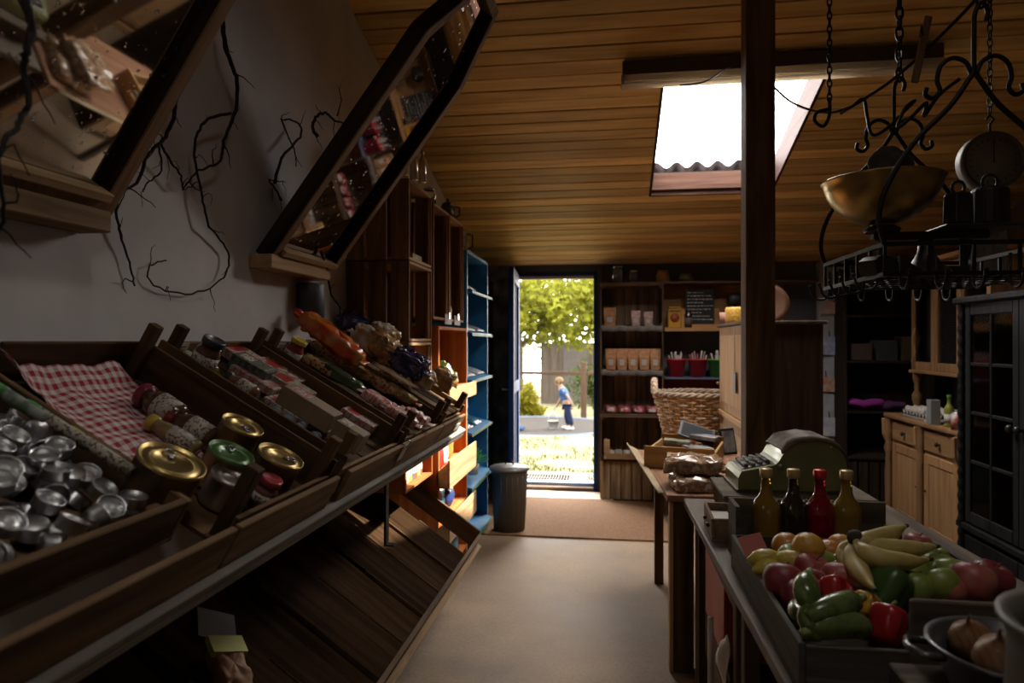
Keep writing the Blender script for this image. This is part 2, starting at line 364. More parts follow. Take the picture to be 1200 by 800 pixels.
# the open blue door leaf and its narrow glass side leaf
hinge = Vector((DX0+.005, YB-.035, 0))
dl = bpy.data.objects.new('door_1', None); C.objects.link(dl); put(dl, hinge, math.radians(-86)); dl['kind'] = 'structure'
W_ = .76
m = MB().box((0, 0, .03), (W_, .045, .16)).box((0, 0, 1.9), (W_, .045, 2.02)).box((0, 0, .16), (.1, .045, 1.9)).box((W_-.1, 0, .16), (W_, .045, 1.9)).box((.1, 0, .95), (W_-.1, .045, 1.05))
m.build('door_panel', BLUE, dl, bevel=.004)
MB().box((.1, .018, .16), (W_-.1, .026, .95)).box((.1, .018, 1.05), (W_-.1, .026, 1.9)).build('door_infill', mat((.012,.02,.05), .9, spec=.1, name='blue_board'), dl)
MB().tube([(W_-.05, -.0, 1.0), (W_-.05, -.05, 1.0), (W_-.15, -.055, 1.0)], .009).build('door_handle', STEEL, dl)
d2 = bpy.data.objects.new('door_2', None); C.objects.link(d2); put(d2, (-1.13, YB-.08, 0), math.radians(-93)); d2['kind'] = 'structure'
W2 = .5
MB().box((0,0,.05),(W2,.04,.15)).box((0,0,1.85),(W2,.04,1.96)).box((0,0,.15),(.06,.04,1.85)).box((W2-.06,0,.15),(W2,.04,1.85)).build('door_frame', mat((.02,.022,.03), .5, name='dark_navy'), d2, bevel=.003)
MB().box((.06,.012,.15),(W2-.06,.02,1.85)).build('door_glass', thinglass(.25, (.6,.8,1)), d2)
# entrance matting
m = MB(); m.box((-1.15, 4.86, 0), (.42, YB-.36, .012))
o = m.build('coir_doormat', mat((.23,.115,.05), .95, var=.3, scale=120, bump=.6, name='coir')); tag(o, 'wide brown coir doormat on the concrete in front of the open door', 'doormat')

# ================================================================== OUTSIDE, THROUGH THE DOOR
def gz(y): return -.02 - max(0, min(y-7, 14))*.055
def grassmat():
    m, nt, b = node_mat('lawn'); N = nt.nodes; L = nt.links; tc = N.new('ShaderNodeTexCoord')
    a = N.new('ShaderNodeTexNoise'); a.inputs['Scale'].default_value = 2.3; a.inputs['Detail'].default_value = 6; L.new(tc.outputs['Object'], a.inputs['Vector'])
    r = N.new('ShaderNodeValToRGB'); e = r.color_ramp.elements; e[0].position = .4; e[1].position = .62; e[0].color = (.036,.040,.002,1); e[1].color = (.062,.046,.013,1); L.new(a.outputs['Fac'], r.inputs[0])
    L.new(r.outputs[0], b.inputs['Base Color']); b.inputs['Roughness'].default_value = .9
    return m
m = MB().sheet(6, 40, lambda a, b: (-14+28*a, YB+.12+34*b, gz(YB+.12+34*b)), smooth=True)
struct('ground', m, grassmat())
m = MB(); r2 = random.Random(3); nb = 0
for k in range(9000):
    y = 6.8+r2.random()**1.5*9; x = r2.uniform(-.19*y-.5, .02*y+.5)
    if noise.noise(Vector((x*1.1, y*1.1, 0))) < -.12: continue
    if (x+1.46)**2+(y-14)**2 < 1.8**2: continue
    if y < 7.5 and x > -1.1 and x < -.25: continue
    h = r2.uniform(.02, .06); a = r2.random()*PI; wd = .006; z = gz(y)
    m.add([(x-wd*math.cos(a), y-wd*math.sin(a), z), (x+wd*math.cos(a), y+wd*math.sin(a), z), (x+r2.uniform(-.03,.03), y+r2.uniform(-.03,.03), z+h)], [(0,1,2)])
o = m.build('grass', mat((.040,.042,.002), .8, var=.3, spec=.1, tl=.4, name='grass_blades')); tag(o, 'sunlit tufts of yellow-green grass growing on the lawn outside the door', 'grass', kind='stuff')
# boot grating outside the step
m = MB(); gy0, gy1, gx0, gx1 = 6.75, 7.12, -.93, -.42; z = gz(6.9)
for k in range(19): x = gx0+(gx1-gx0)*k/18; m.box((x-.004, gy0, z), (x+.004, gy1, z+.03))
for yv in (gy0, (gy0+gy1)/2, gy1): m.box((gx0-.004, yv-.006, z), (gx1+.004, yv+.006, z+.032))
tag(m.build('boot_grating', mat((.10,.09,.08), .6, .4, name='galvanised')), 'low metal boot grating on the grass just outside the doorstep', 'grating')
struct('path', MB().box((-1.4, 6.52, -.12), (.6, 7.45, -.022)), mat((.085,.07,.055), .9, var=.2, scale=14, name='paving'))
# trampoline
tc_ = Vector((-1.46, 14.0, -.335)); tr = thing('trampoline', 'round dark trampoline with a pale blue padded rim on the lawn', 'trampoline', tc_)
MB().lathe([(1.5,.0),(1.5,.012)], 48).build('jumping_mat', mat((.014,.012,.011), .9, spec=.1, name='tramp_mat'), tr)
MB().lathe([(1.49,.0),(1.5,.02),(1.6,.03),(1.68,.02),(1.72,-.02),(1.72,-.06),(1.66,-.06),(1.66,-.01)], 48, cap=False).build('rim_pad', mat((.030,.042,.058), .8, spec=.1, name='rim_pad'), tr)
# child on the trampoline
def skin(name, verts, edges, radii, mt, parent, root=0, sub=2, mats=None):
    me = bpy.data.meshes.new(name); me.from_pydata(verts, edges, []); me.update()
    o = bpy.data.objects.new(name, me); C.objects.link(o); me.materials.append(mt)
    if parent is not None: o.parent = parent
    k = o.modifiers.new('skin', 'SKIN'); k.use_smooth_shade = True
    if not me.skin_vertices: me.skin_vertices.new(name='')
    for i, r in enumerate(radii):
        sv = me.skin_vertices[0].data[i]; sv.radius = (r, r) if not isinstance(r, tuple) else r; sv.use_root = (i == root)
    s_ = o.modifiers.new('sub', 'SUBSURF'); s_.levels = s_.render_levels = sub
    return o
ch = PY(664, 503, 13.4); ch.z = -.322
kid = thing('person', 'small child in blue t-shirt and navy trousers bending over the trampoline', 'person', ch, math.radians(-8))
SKN = mat((.075,.042,.026), .6, spec=.2, name='skin')
# facing -x: leaning forward, one arm reaching down, other back. metres, about 1 m tall
V = [(0,0,.50),(-.02,0,.60),(-.07,0,.72),(-.10,0,.80),(-.13,0,.86),(-.15,0,.93),            # pelvis..head
     (-.08,.11,.77),(-.13,.14,.62),(-.21,.12,.47),(-.24,.11,.41),                              # arm a reaching down/forward
     (-.07,-.11,.77),(.05,-.16,.66),(.14,-.17,.53),(.16,-.17,.47),                             # arm b swinging back
     (.0,.06,.46),(-.02,.07,.26),(.02,.07,.05),(-.08,.07,.03),
     (.02,-.06,.46),(.07,-.07,.27),(.13,-.07,.06),(.04,-.07,.03)]
E = [(0,1),(1,2),(2,3),(3,4),(4,5),(3,6),(6,7),(7,8),(8,9),(3,10),(10,11),(11,12),(12,13),(0,14),(14,15),(15,16),(16,17),(0,18),(18,19),(19,20),(20,21)]
Rr = [.085,.085,.085,.06,.035,.075,.035,.027,.022,.025,.035,.027,.022,.025,.055,.042,.028,.022,.055,.042,.028,.022]
body = skin('body', V, E, Rr, SKN, kid)
for (hx, hy, hz, dr) in ((-.245,.11,.40,-1), (.165,-.17,.455,1)):
    m = MB()
    for q in range(4): m.tube([(hx, hy+(q-1.5)*.013, hz), (hx-.012, hy+(q-1.5)*.014, hz-.035+abs(q-1.2)*.003), (hx-.028, hy+(q-1.5)*.013, hz-.052)], [.007,.006,.005], 6)
    m.tube([(hx-.01, hy-.02, hz+.01), (hx-.035, hy-.028, hz-.01), (hx-.042, hy-.025, hz-.025)], [.008,.007,.005], 6)
    m.build('fingers', SKN, kid)
skin('t_shirt', [(0,0,.52),(-.03,0,.64),(-.08,0,.76),(-.10,0,.80),(-.085,.12,.77),(-.13,.145,.66),(-.075,-.12,.77),(.02,-.155,.69)],
     [(0,1),(1,2),(2,3),(2,4),(4,5),(2,6),(6,7)], [.105,.102,.10,.06,.05,.045,.05,.045], mat((.010,.030,.075), .8, spec=.1, name='blue_shirt'), kid)
skin('trousers', [(0,0,.52),(.0,.062,.44),(-.02,.072,.26),(.02,.072,.07),(.02,-.062,.44),(.07,-.072,.27),(.125,-.072,.08)],
     [(0,1),(1,2),(2,3),(0,4),(4,5),(5,6)], [.095,.07,.057,.048,.07,.057,.048], mat((.002,.004,.016), .8, spec=.1, name='navy_cloth'), kid)
MB().blob((-.142,0,.955), (.086,.08,.075), amp=.015, freq=20, nu=18, nv=10).build('hair', mat((.055,.036,.018), .8, spec=.1, name='fair_hair'), kid)
m = MB()
for sy in (-1, 1): m.blob((-.222, sy*.028, .928), (.008,.010,.008), nu=8, nv=6)
m.build('eyes', BLACK, kid)
MB().blob((-.235,0,.912), (.012,.010,.012), nu=8, nv=6).build('nose', SKN, kid)
m = MB()
for sy in (-1, 1): m.blob((-.14, sy*.078, .92), (.016,.008,.022), nu=8, nv=6)
m.build('ears', SKN, kid)
MB().tube([(-.222,-.02,.89),(-.228,0,.887),(-.222,.02,.89)], .003, 6).build('mouth', mat((.5,.15,.12), .5, name='lips'), kid)
for (fx, fy) in ((-.03,.07),(.08,-.07)): MB().blob((fx, fy, .03), (.085,.035,.03), .8, nu=12, nv=8).build('shoe', mat((.25,.22,.2), .7, name='shoe'), kid)
p = PY(655, 499, 13.4); pz = .0
bk = thing('toy_bucket', 'small white bucket held low by the child on the trampoline', 'bucket', (ch.x-.27, ch.y+.06, -.322))
MB().lathe([(.08,0),(.11,.15),(.115,.15),(.115,.16),(.10,.16),(.08,.02)], 20).build('pail', mat((.09,.09,.085), .5, name='white_plastic'), bk)
MB().tube([(-.11,0,.155),(-.07,0,.28),(0,0,.33),(.07,0,.28),(.11,0,.155)], .005).build('bail_handle', STEEL, bk)
solo('blue_blanket', MB().blob((0,0,.05), (.36,.14,.045), .8, .05, 9, 4, 24, 10), mat((.015,.03,.06), .8, spec=.1, name='blanket'), 'crumpled blue and white cloth lying on the trampoline left of the child', 'cloth', Vector((-2.0,13.1,-.315)))
# fence: rail and posts
fy = 17.5; fz = gz(fy)
fn = thing('wooden_fence', 'brown post and rail fence across the lawn behind the trampoline', 'fence', (-1.6, fy, fz))
FW = wood((.018,.009,.005), (.035,.020,.010)); FWz = wood((.018,.009,.005), (.035,.020,.010), 'Z')
z = PY(650, 437, fy).z - fz
MB().box((-2.2, -.03, z-.045), (2.0, .03, z+.045)).build('rail', FW, fn, bevel=.01)
for px in (562, 684, 735):
    x = PY(px, 440, fy).x+1.6; MB().box((x-.075, -.07, 0), (x+.075, .07, z+.30)).build('post', FWz, fn, bevel=.015)
# shed beyond
sy = 24.; szz = gz(sy)
sh = thing('garden_shed', 'grey board garden shed behind the fence under the tree', 'shed', (PY(672, 430, sy).x, sy, szz))
shw = wood((.045,.036,.028), (.075,.06,.046), 'Z', .5)
MB().box((-1.15, 0, 0), (1.9, 2.2, 2.15)).build('walls', shw, sh)
MB().prism([(-1.35,2.1),(.3,2.75),(2.1,2.1),(2.1,2.18),(.3,2.85),(-1.35,2.18)], -.2, 2.4).build('roof', mat((.05,.035,.03), .8, name='shed_roof'), sh)
m = MB()
for k in range(11): m.box((-1.15+k*.3, -.02, 0), (-1.12+k*.3, 0, 2.15))
m.build('battens', shw, sh); MB().box((-.35,-.04,0),(.5,-.02,1.95)).build('door', mat((.035,.03,.025), .8, name='shed_door'), sh)
# trees and bushes
def leaves(m, c, r, n, size, rr):
    c = Vector(c)
    for k in range(n):
        d = Vector((rr.gauss(0,1), rr.gauss(0,1), rr.gauss(0,1))).normalized()*(rr.random()**.4)
        p = c + Vector((d.x*r[0], d.y*r[1], d.z*r[2])); p += Vector((noise.noise(p*1.5), noise.noise(p*1.5+Vector((9,0,0))), noise.noise(p*1.5+Vector((0,9,0)))))*.5
        u = Vector((rr.gauss(0,1), rr.gauss(0,1), rr.gauss(0,1))).normalized(); v_ = u.orthogonal().normalized(); s_ = size*rr.uniform(.6, 1.3)
        m.add([p-u*s_, p+v_*s_*.5, p+u*s_, p-v_*s_*.5], [(0,1,2,3)])
def tree(name, label, x, y, h, r, n, size, col, seed, cat='tree', crown_z=None, trunk=.15):
    rr = random.Random(seed); t = thing(name, label, cat, (x, y, gz(y)), group=None)
    m = MB(); cz = crown_z or h*.62
    for k in range(9):
        a = k*2.4; m2 = (math.cos(a)*r[0]*.5, math.sin(a)*r[1]*.5, cz + rr.uniform(-.4,.4)*r[2]); leaves(m, m2, (r[0]*.6, r[1]*.6, r[2]*.5), n//9, size, rr)
    m.build('foliage', mat(col, .8, var=.35, scale=1.5, tl=.45, spec=.1, name='leaf'), t)
    if trunk:
        b = MB().tube([(0,0,-.1),(.05,0,cz*.5),(-.05,.05,cz),(0,0,cz+r[2]*.5)], [trunk, trunk*.8, trunk*.6, trunk*.3], 10)
        for k in range(5):
            a = k*1.3+.4; b.tube([(0,0,cz*.6+k*.2),(math.cos(a)*r[0]*.4, math.sin(a)*r[1]*.4, cz+.2), (math.cos(a)*r[0]*.75, math.sin(a)*r[1]*.75, cz+.4)], [trunk*.4, trunk*.25, trunk*.1], 6)
        b.build('trunk', mat((.03,.02,.013), .9, bump=.5, scale=20, name='bark'), t)
    return t
x = PY(612, 430, 15.5).x
tree('leafy_tree', 'large leafy green tree whose low crown hangs over the lawn', PY(607, 430, 20.5).x, 20.5, 5, (4.2,2.0,1.6), 11000, .11, (.105,.110,.008), 1, crown_z=3.25)
tree('leafy_tree', 'yellow-green tree behind the shed roof on the right', PY(725, 400, 31).x, 31, 7, (3.2,2.5,2.6), 4000, .15, (.09,.095,.010), 2, crown_z=4.4)
tree('leafy_tree', 'darker green tree standing furthest away behind the shed', PY(560, 400, 38).x, 38, 9, (4.2,2.5,3.0), 4000, .17, (.03,.05,.01), 3, crown_z=5.2)
tree('garden_bush', 'rounded yellow-green bush at the foot of the fence', PY(626, 455, 16.8).x, 16.2, 1, (.48,.42,.45), 2200, .05, (.11,.10,.004), 4, 'bush', crown_z=.5, trunk=.02)
tree('garden_bush', 'reddish brown bush beside the yellow-green one by the fence', PY(598, 455, 17).x, 18.6, 1, (.55,.4,.45), 1400, .05, (.06,.025,.012), 5, 'bush', crown_z=.55, trunk=.02)
tree('garden_bush', 'green bush beside the shed wall on the far right of the doorway', PY(696, 430, 20).x, 20, 1, (.7,.5,.8), 1500, .07, (.035,.05,.01), 6, 'bush', crown_z=.8, trunk=.03)
m = MB(); rr = random.Random(12)
for k in range(16): leaves(m, (-9+k*1.0, 45, 1.4), (1.0,.6,1.5), 260, .14, rr)
tag(m.build('hedge_foliage', mat((.07,.085,.03), .6, var=.3, tl=.45, name='hedge_leaf')), 'distant pale green hedge closing off the garden', 'hedge', kind='stuff')

# ================================================================== LEFT SIDE: MIRRORS, TWIGS
mirror_m, nt, b = node_mat('mirror_glass')
b.inputs['Metallic'].default_value = 1; b.inputs['Base Color'].default_value = (.62, .62, .60, 1)
tc = nt.nodes.new('ShaderNodeTexCoord'); nz = nt.nodes.new('ShaderNodeTexNoise'); nz.inputs['Scale'].default_value = 55; nz.inputs['Detail'].default_value = 3
rp = nt.nodes.new('ShaderNodeValToRGB'); rp.color_ramp.elements[0].position = .62; rp.color_ramp.elements[1].position = .75
rp.color_ramp.elements[0].color = (.035,)*3+(1,); rp.color_ramp.elements[1].color = (.5,)*3+(1,)
nt.links.new(tc.outputs['Object'], nz.inputs['Vector']); nt.links.new(nz.outputs['Fac'], rp.inputs[0]); nt.links.new(rp.outputs[0], b.inputs['Roughness'])
FRD = wood((.016,.009,.005),(.05,.028,.015),'Z'); FRL = wood((.16,.09,.045),(.30,.18,.10),'Z')
def mirror(label, y0, y1, zb, lean, L=.96):
    # local: x across (along the wall), z up the glass, y = out of the glass
    t = thing('leaning_mirror', label, 'mirror', (XL+.035, y0, zb))
    # local x -> room +Y, local z -> up and out, local y -> x cross... build explicitly
    ux = Vector((0, 1, 0)); uz = Vector((math.sin(lean), 0, math.cos(lean))); uy = uz.cross(ux)
    t.matrix_basis = Matrix.Translation((XL+.035, y0, zb)) @ Matrix((ux, uy, uz)).transposed().to_4x4()
    W = y1-y0; fr = .036; D = .06
    o = [(0,0),(W,0),(W,L),(W*.72,L+.30),(W*.28,L+.30),(0,L)]
    k = [(fr,fr),(W-fr,fr),(W-fr,L-.01),(W*.72-.01,L+.30-fr),(W*.28+.01,L+.30-fr),(fr,L-.01)]
    names = ['bottom_rail','side_rail','corner_rail','top_rail','corner_rail','side_rail']
    for i in range(6):
        j = (i+1) % 6; q = [o[i], o[j], k[j], k[i]]
        vs = [(x, -D/2, z) for x, z in q] + [(x, D/2, z) for x, z in q]
        MB().add(vs, [(0,1,2,3),(7,6,5,4),(0,4,5,1),(1,5,6,2),(2,6,7,3),(3,7,4,0)]).build(names[i], FRD, t, bevel=.003)
        vs = [(x, -D/2-.006, z) for x, z in q] + [(x, -D/2-.0005, z) for x, z in q]
        MB().add(vs, [(0,1,2,3),(7,6,5,4),(0,4,5,1),(1,5,6,2),(2,6,7,3),(3,7,4,0)]).build('pale_lip', FRL, t)
    MB().add([(x, .004, z) for x, z in k] + [(x, -.004, z) for x, z in k], [(0,1,2,3,4,5)[::-1], (6,7,8,9,10,11)]).build('glass', mirror_m, t)
    m = MB()
    MB().box((.037, -.05, .037), (W-.037, -.006, .060)).build('inner_ledge', LTW, t, bevel=.003)
    return t
mirror('large leaning dark-framed mirror nearest the camera, above the foil tealights', .93, 1.477, 1.715, math.radians(33))
mirror('tall leaning mirror in a dark frame with a pointed top above the tilted crates', 2.245, 2.79, 1.70, math.radians(36.6))
for (ya, yb, lb) in ((.91, 1.455, 'pale wooden bracket board carrying the mirror nearest the camera'), (2.22, 2.72, 'pale knotty wooden bracket board under the pointed mirror')):
    solo('bracket_board', MB().box((0, 0, 0), (.085, yb-ya, .05)), CRWy if ya < 2 else LTWy, lb, 'bracket', (XL+.002, ya, 1.655), bevel=.003)
TW = mat((.016,.010,.008), .9, bump=.4, scale=60, name='twig_bark')
def twigs(name, label, base, seed, stems):
    rr = random.Random(seed); t = thing(name, label, 'twig', base); base = Vector(base)
    for pts in stems:
        P = smooth([PX(u, v, XL+o_) - base for u, v, o_ in pts[1:]], 2); r0 = pts[0]; fine = []
        for i in range(len(P)-1):
            for q in range(3):
                s_ = q/3; a = P[i].lerp(P[i+1], s_); a = a + Vector((0, rr.uniform(-.003,.003), rr.uniform(-.003,.003))); fine.append(a)
        fine.append(P[-1]); n = len(fine)
        MB().tube(fine, [r0*(1-.75*i/n)+.0008 for i in range(n)], 6).build('stem', TW, t)
        for i in range(3, n-1, 7):
            a = fine[i]; d = Vector((rr.uniform(-.1,.4), rr.gauss(0,1), rr.gauss(-.2,1))).normalized(); ps = [a]
            for q in range(5): d = (d+Vector((0, rr.gauss(0,.55), rr.gauss(-.1,.55)))).normalized(); ps.append(ps[-1]+d*.016)
            if min(p_.x+base.x for p_ in ps) < XL+.004: ps = [Vector((max(p_.x, XL+.006-base.x), p_.y, p_.z)) for p_ in ps]
            MB().tube(ps, [r0*.28*(1-.15*q)+.0004 for q in range(6)], 5).build('sprig', TW, t)
A = PX(262, 5, XL+.05)
twigs('willow_twig', 'long dark curly willow branch hanging down the wall between the two mirrors', A, 1,
  [[.0075,(262,-25,.06),(260,5,.06),(264,55,.05),(277,90,.05),(276,130,.05),(262,165,.05),(258,190,.04),(232,200,.04),(214,222,.03)],
   [.004,(270,133,.05),(245,138,.05),(230,160,.04),(228,185,.03),(237,230,.03),(245,265,.03),(268,295,.02),(262,325,.02),(225,345,.015),(180,335,.015),(175,312,.015),(195,305,.015)]])
twigs('willow_twig', 'branched dark twig on the grey wall just right of the nearest mirror', PX(215, 60, XL+.05), 2,
  [[.006,(218,58,.12),(214,85,.1),(207,100,.08),(203,140,.06),(188,168,.05),(172,182,.04),(160,215,.03),(137,230,.03),(140,270,.02),(150,300,.015),(158,335,.015)],
   [.003,(188,168,.05),(200,190,.04),(212,205,.04),(215,222,.03),(232,213,.03)],
   [.0025,(185,170,.05),(190,200,.03),(172,215,.03),(168,225,.03)]])
twigs('willow_twig', 'thick bare branch end running down over the mirror at the upper left edge', PX(35, 40, XL+.3), 3,
  [[.006,(22,-30,.42),(28,0,.42),(38,35,.42),(30,60,.42),(27,85,.40),(33,120,.40),(22,145,.40),(5,165,.40),(-2,200,.38),(5,255,.36),(-10,275,.34)]])
twigs('willow_twig', 'forked dark twig poking out behind the pointed mirror above the crates', PX(330, 150, XL+.05), 4,
  [[.005,(322,214,.05),(330,185,.05),(352,160,.05),(350,145,.04),(330,140,.03),(345,175,.03),(347,195,.02)],
   [.006,(372,160,.16),(366,150,.16),(370,138,.17),(382,132,.18),(392,142,.22),(415,147,.24),(428,152,.26)],
   [.0025,(395,135,.12),(400,118,.08),(396,100,.05)],
   [.003,(330,235,.03),(322,220,.03),(315,210,.02),(335,214,.03)]])
twigs('willow_twig', 'dark root-like twig hanging below the pointed mirror beside the apple crates', PX(385, 330, XL+.05), 5,
  [[.006,(376,295,.10),(384,320,.08),(388,345,.05),(400,362,.04)]])

# ================================================================== TILTED CRATES ON THE LEFT WALL
def crate(label, y0, y1, L=.60, h=.105, sides=(1,1), tall=0, mw=None, x0=0., posts=True, front=True, hf=None, bed=0., wallposts=(1,1)):
    """fruit crate lying in the rack: local x down the slope, y along the wall, z off the slope"""
    wx, wy, wz = mw or (DKW, DKWy, DKWz)
    t = thing('fruit_crate', label, 'crate'); setm(t, onrack(x0, y0, 0)); W = y1-y0; hf = hf or h
    m = MB(); n = 4; sw = (W-.01*(n-1))/n
    for k in range(n): m.box((0 if not bed else .0105, max(k*(sw+.01), .0105 if bed else 0), bed), (L if not bed else L-.0105, min(k*(sw+.01)+sw, W-.0105 if bed else W), bed+.008))
    m.build('bottom', wx, t)
    if sides[0]: MB().box((0, 0, .009), (L, .010, h)).build('side_board', wx, t, bevel=.0015)
    if sides[1]: MB().box((0, W-.010, .009), (L, W, h)).build('side_board', wx, t, bevel=.0015)
    MB().box((0, .011, .009), (.010, W-.011, h*.95)).build('end_board', wy, t, bevel=.0015)
    if front: MB().box((L-.010, .011, .009), (L, W-.011, hf*.62)).build('end_board', wy, t, bevel=.0015)
    if posts:
        for px in (.011, L-.011-.028):
            for pi_, py in enumerate((.011, W-.011-.028)):
                if px < .1 and not wallposts[pi_]: continue
                MB().box((px, py, .009), (px+.028, py+.028, h+.055)).build('corner_post', wz, t, bevel=.002)
    return t
YC = [(.60,1.12),(1.17,1.60),(1.66,2.14),(2.20,2.66),(2.72,3.08)]
crate('tilted crate lined with a red checked cloth holding big tins', *YC[1], sides=(0,1), wallposts=(0,1))
crate('tilted dark crate of flat cartons and small jars behind the crate of big tins', *YC[2], mw=(DKW, CRWy, DKWz), bed=.035)
crate('tilted crate of long red and green packets and a yellow-lidded jar', *YC[3], mw=(DKW, CRWy, DKWz), bed=.05)
crate('furthest tilted crate, heaped with wrapped bread and blue packs', *YC[4], mw=(CRW, CRWy, DKWz), bed=.075)
# front boards and grey rail that carry the crates
for (a, b_, lab) in ((.35,1.155,'long worn board edging the rack in front of the nearest crate'),(1.165,1.63,'worn board edging the rack in front of the checked cloth crate'),
                   (1.70,2.16,'rough board with a splintered top in front of the carton crate'),(2.17,2.70,'rough board in front of the crate of long packets'),(2.71,3.12,'rough board edging the rack in front of the bread crate')):
    o = solo('front_board', MB().box((0, a, -.03), (.014, b_, .062)), CRWy, lab, 'board', bevel=.002); setm(o, onrack(.605, 0, 0))
o = solo('rack_rail', MB().box((0, .2, -.052), (.045, 3.27, -.031)).box((.03, .2, -.075), (.045, 3.27, -.053)), GRWy, 'long weathered grey rail along the lower edge of the tilted crates', 'rail', bevel=.003); setm(o, onrack(.59, 0, 0))
for yy, lb in ((2.17,'flat black iron strut hanging from the grey rail to the empty tray'),(.5,'flat black iron strut under the grey rail nearest the camera')):
    p = Matrix.Translation(RO) @ RM @ Vector((.625, yy, -.08))
    solo('iron_strut', MB().box((-.004, -.014, -.20), (.004, .014, .0)).box((-.004,-.014,-.205),(.03,.014,-.20)), IRON, lb, 'strut', p)
# price tags on the back boards
for (y, lb, c) in ((1.72,'white price card pinned to the wall end of the carton crate, first of two','w'),(1.86,'white price card with a dark rim, second along the carton crate','w'),(2.30,'white price card on the wall end of the long-packet crate','w')):
    t = thing('price_card', lb, 'card'); setm(t, onrack(.0115, y, .055)); MB().box((0,0,0),(.0015,.055,.045)).build('card', PAPER, t)
    m = MB()
    for k in range(3): m.box((.0016,.008,.010+k*.011),(.0022,.008+(.04,.03,.036)[k],.013+k*.011))
    m.build('writing', BLACK, t)
t = thing('price_card', 'clear holder with a white price card clipped to the rail above the iron strut', 'card'); setm(t, onrack(.6215, 2.14, .01))
MB().box((0,0,0),(.003,.05,.055)).build('card', PAPER, t); MB().tube([(.004,.025,.05),(.010,.025,.07),(-.01,.025,.075)], .003).build('clip', STEEL, t)
t = thing('price_card', 'white curled paper tag fixed to the far end of the rack rail', 'card'); setm(t, onrack(.6215, 2.95, .0)); MB().box((0,0,0),(.003,.10,.03)).build('card', PAPER, t)

# tray of foil tealights on the first crate
t = thing('fruit_crate', 'shallow wooden crate full of foil tealights nearest the camera', 'crate'); setm(t, onrack(0, .62, .0))
TL, TWd = .535, .49
MB().box((0,0,0),(TL,TWd,.008)).build('bottom', CRW, t); MB().box((0,0,.009),(TL,.014,.085)).build('side_board', CRW, t, bevel=.002)
MB().box((0,TWd-.014,.009),(TL,TWd,.085)).build('side_board', CRW, t, bevel=.002)
MB().box((0,.015,.009),(.014,TWd-.015,.085)).build('end_board', CRWy, t, bevel=.002); MB().box((TL-.014,.015,.009),(TL,TWd-.015,.085)).build('end_board', CRWy, t, bevel=.002)
for py in (.015, TWd-.05): MB().box((TL-.05, py, .009), (TL-.015, py+.035, .055)).build('corner_block', CRWz, t, bevel=.003)
tl0 = thing('tealight', 'small silver foil tealight lying in the heap in the nearest tray', 'tealight', group='silver foil tealights in the nearest tray')
MB().lathe([(.0,0),(.0155,0),(.0185,.002),(.019,.016),(.0205,.0175),(.0205,.019),(.018,.0185),(.0175,.013),(0,.0135)], 22, cap=False).build('cup', FOIL, tl0)
MB().lathe([(.0,.0132),(.0172,.0132),(.0172,.015),(.004,.0152),(0,.0145)], 18, cap=False).build('lid', mat((.60,.60,.60), .38, .8, name='foil_lid'), tl0)
rr = random.Random(5); cells = []
for lay in range(3):
    for k in range(70):
        for _ in range(30):
            x = rr.uniform(.05, TL-.06); y = rr.uniform(.045, TWd-.05)
            if lay == 2 and x > .38: continue
            if all((x-a)**2+(y-b_)**2 > .0405**2 for (a, b_, l2) in cells if l2 == lay): cells.append((x, y, lay)); break
first = True
for (x, y, lay) in cells:
    e = R(rr.uniform(0, 6.28), 'Z') @ R(rr.choice([.15,.4,1.1,1.5,2.6,2.9,.2,.25])*rr.choice([-1,1]), 'X')
    M_ = onrack(x, .62+y, .024+lay*.018+rr.uniform(0,.006), e @ Matrix.Scale(1.12, 4))
    if first: setm(tl0, M_); first = False
    else: setm(dup(tl0, (0,0,0)), M_)
# checked cloth
m = MB()
m.sheet(60, 40, lambda a, b_: Vector((.02+.40*a, -.015+.35*b_+.02*math.sin(a*9), .020+.03*max(0,1-a*7)+.012*noise.noise(Vector((a*7, b_*6, 0)))+.045*max(0, 1-b_*6)*(1-a*.6))))
o = solo('checked_cloth', m, pattern((.36,.015,.03), (.72,.64,.62), 'gingham', 42, .85), 'red and white checked cloth lining the crate of tins', 'cloth', solid=.0015); setm(o, onrack(0, 1.18, 0))

# jars, tins and packets --------------------------------------------------
LABC = pattern((.50,.46,.38), (.14,.10,.07), 'cells', 230, .6, (.58,.53,.45))
def jar(label, r, h, glassc, lidc, labc, M_, lid_h=.02, cat='jar', group=None, paper=True):
    t = thing('jar', label, cat, group=group); setm(t, M_)
    MB().lathe([(0,0),(r*.85,0),(r,.006),(r,h*.72),(r*.93,h*.82),(r*.80,h*.88),(r*.80,h),(0,h)], 26, cap=False).build('body', mat(glassc, .12, coat=.5, name='jar_glass'), t)
    MB().lathe([(0,h),(r*.90,h),(r*.92,h+.002),(r*.92,h+lid_h-.003),(r*.87,h+lid_h),(r*.8,h+lid_h-.002),(0,h+lid_h-.002)], 26, cap=False).build('lid', mat(lidc, .35, coat=.3, name='lid_paint'), t)
    if paper: MB().lathe([(r+.0008,h*.14),(r+.0012,h*.14),(r+.0012,h*.66),(r+.0008,h*.66)], 26, cap=False).build('paper_label', labc, t)
    return t
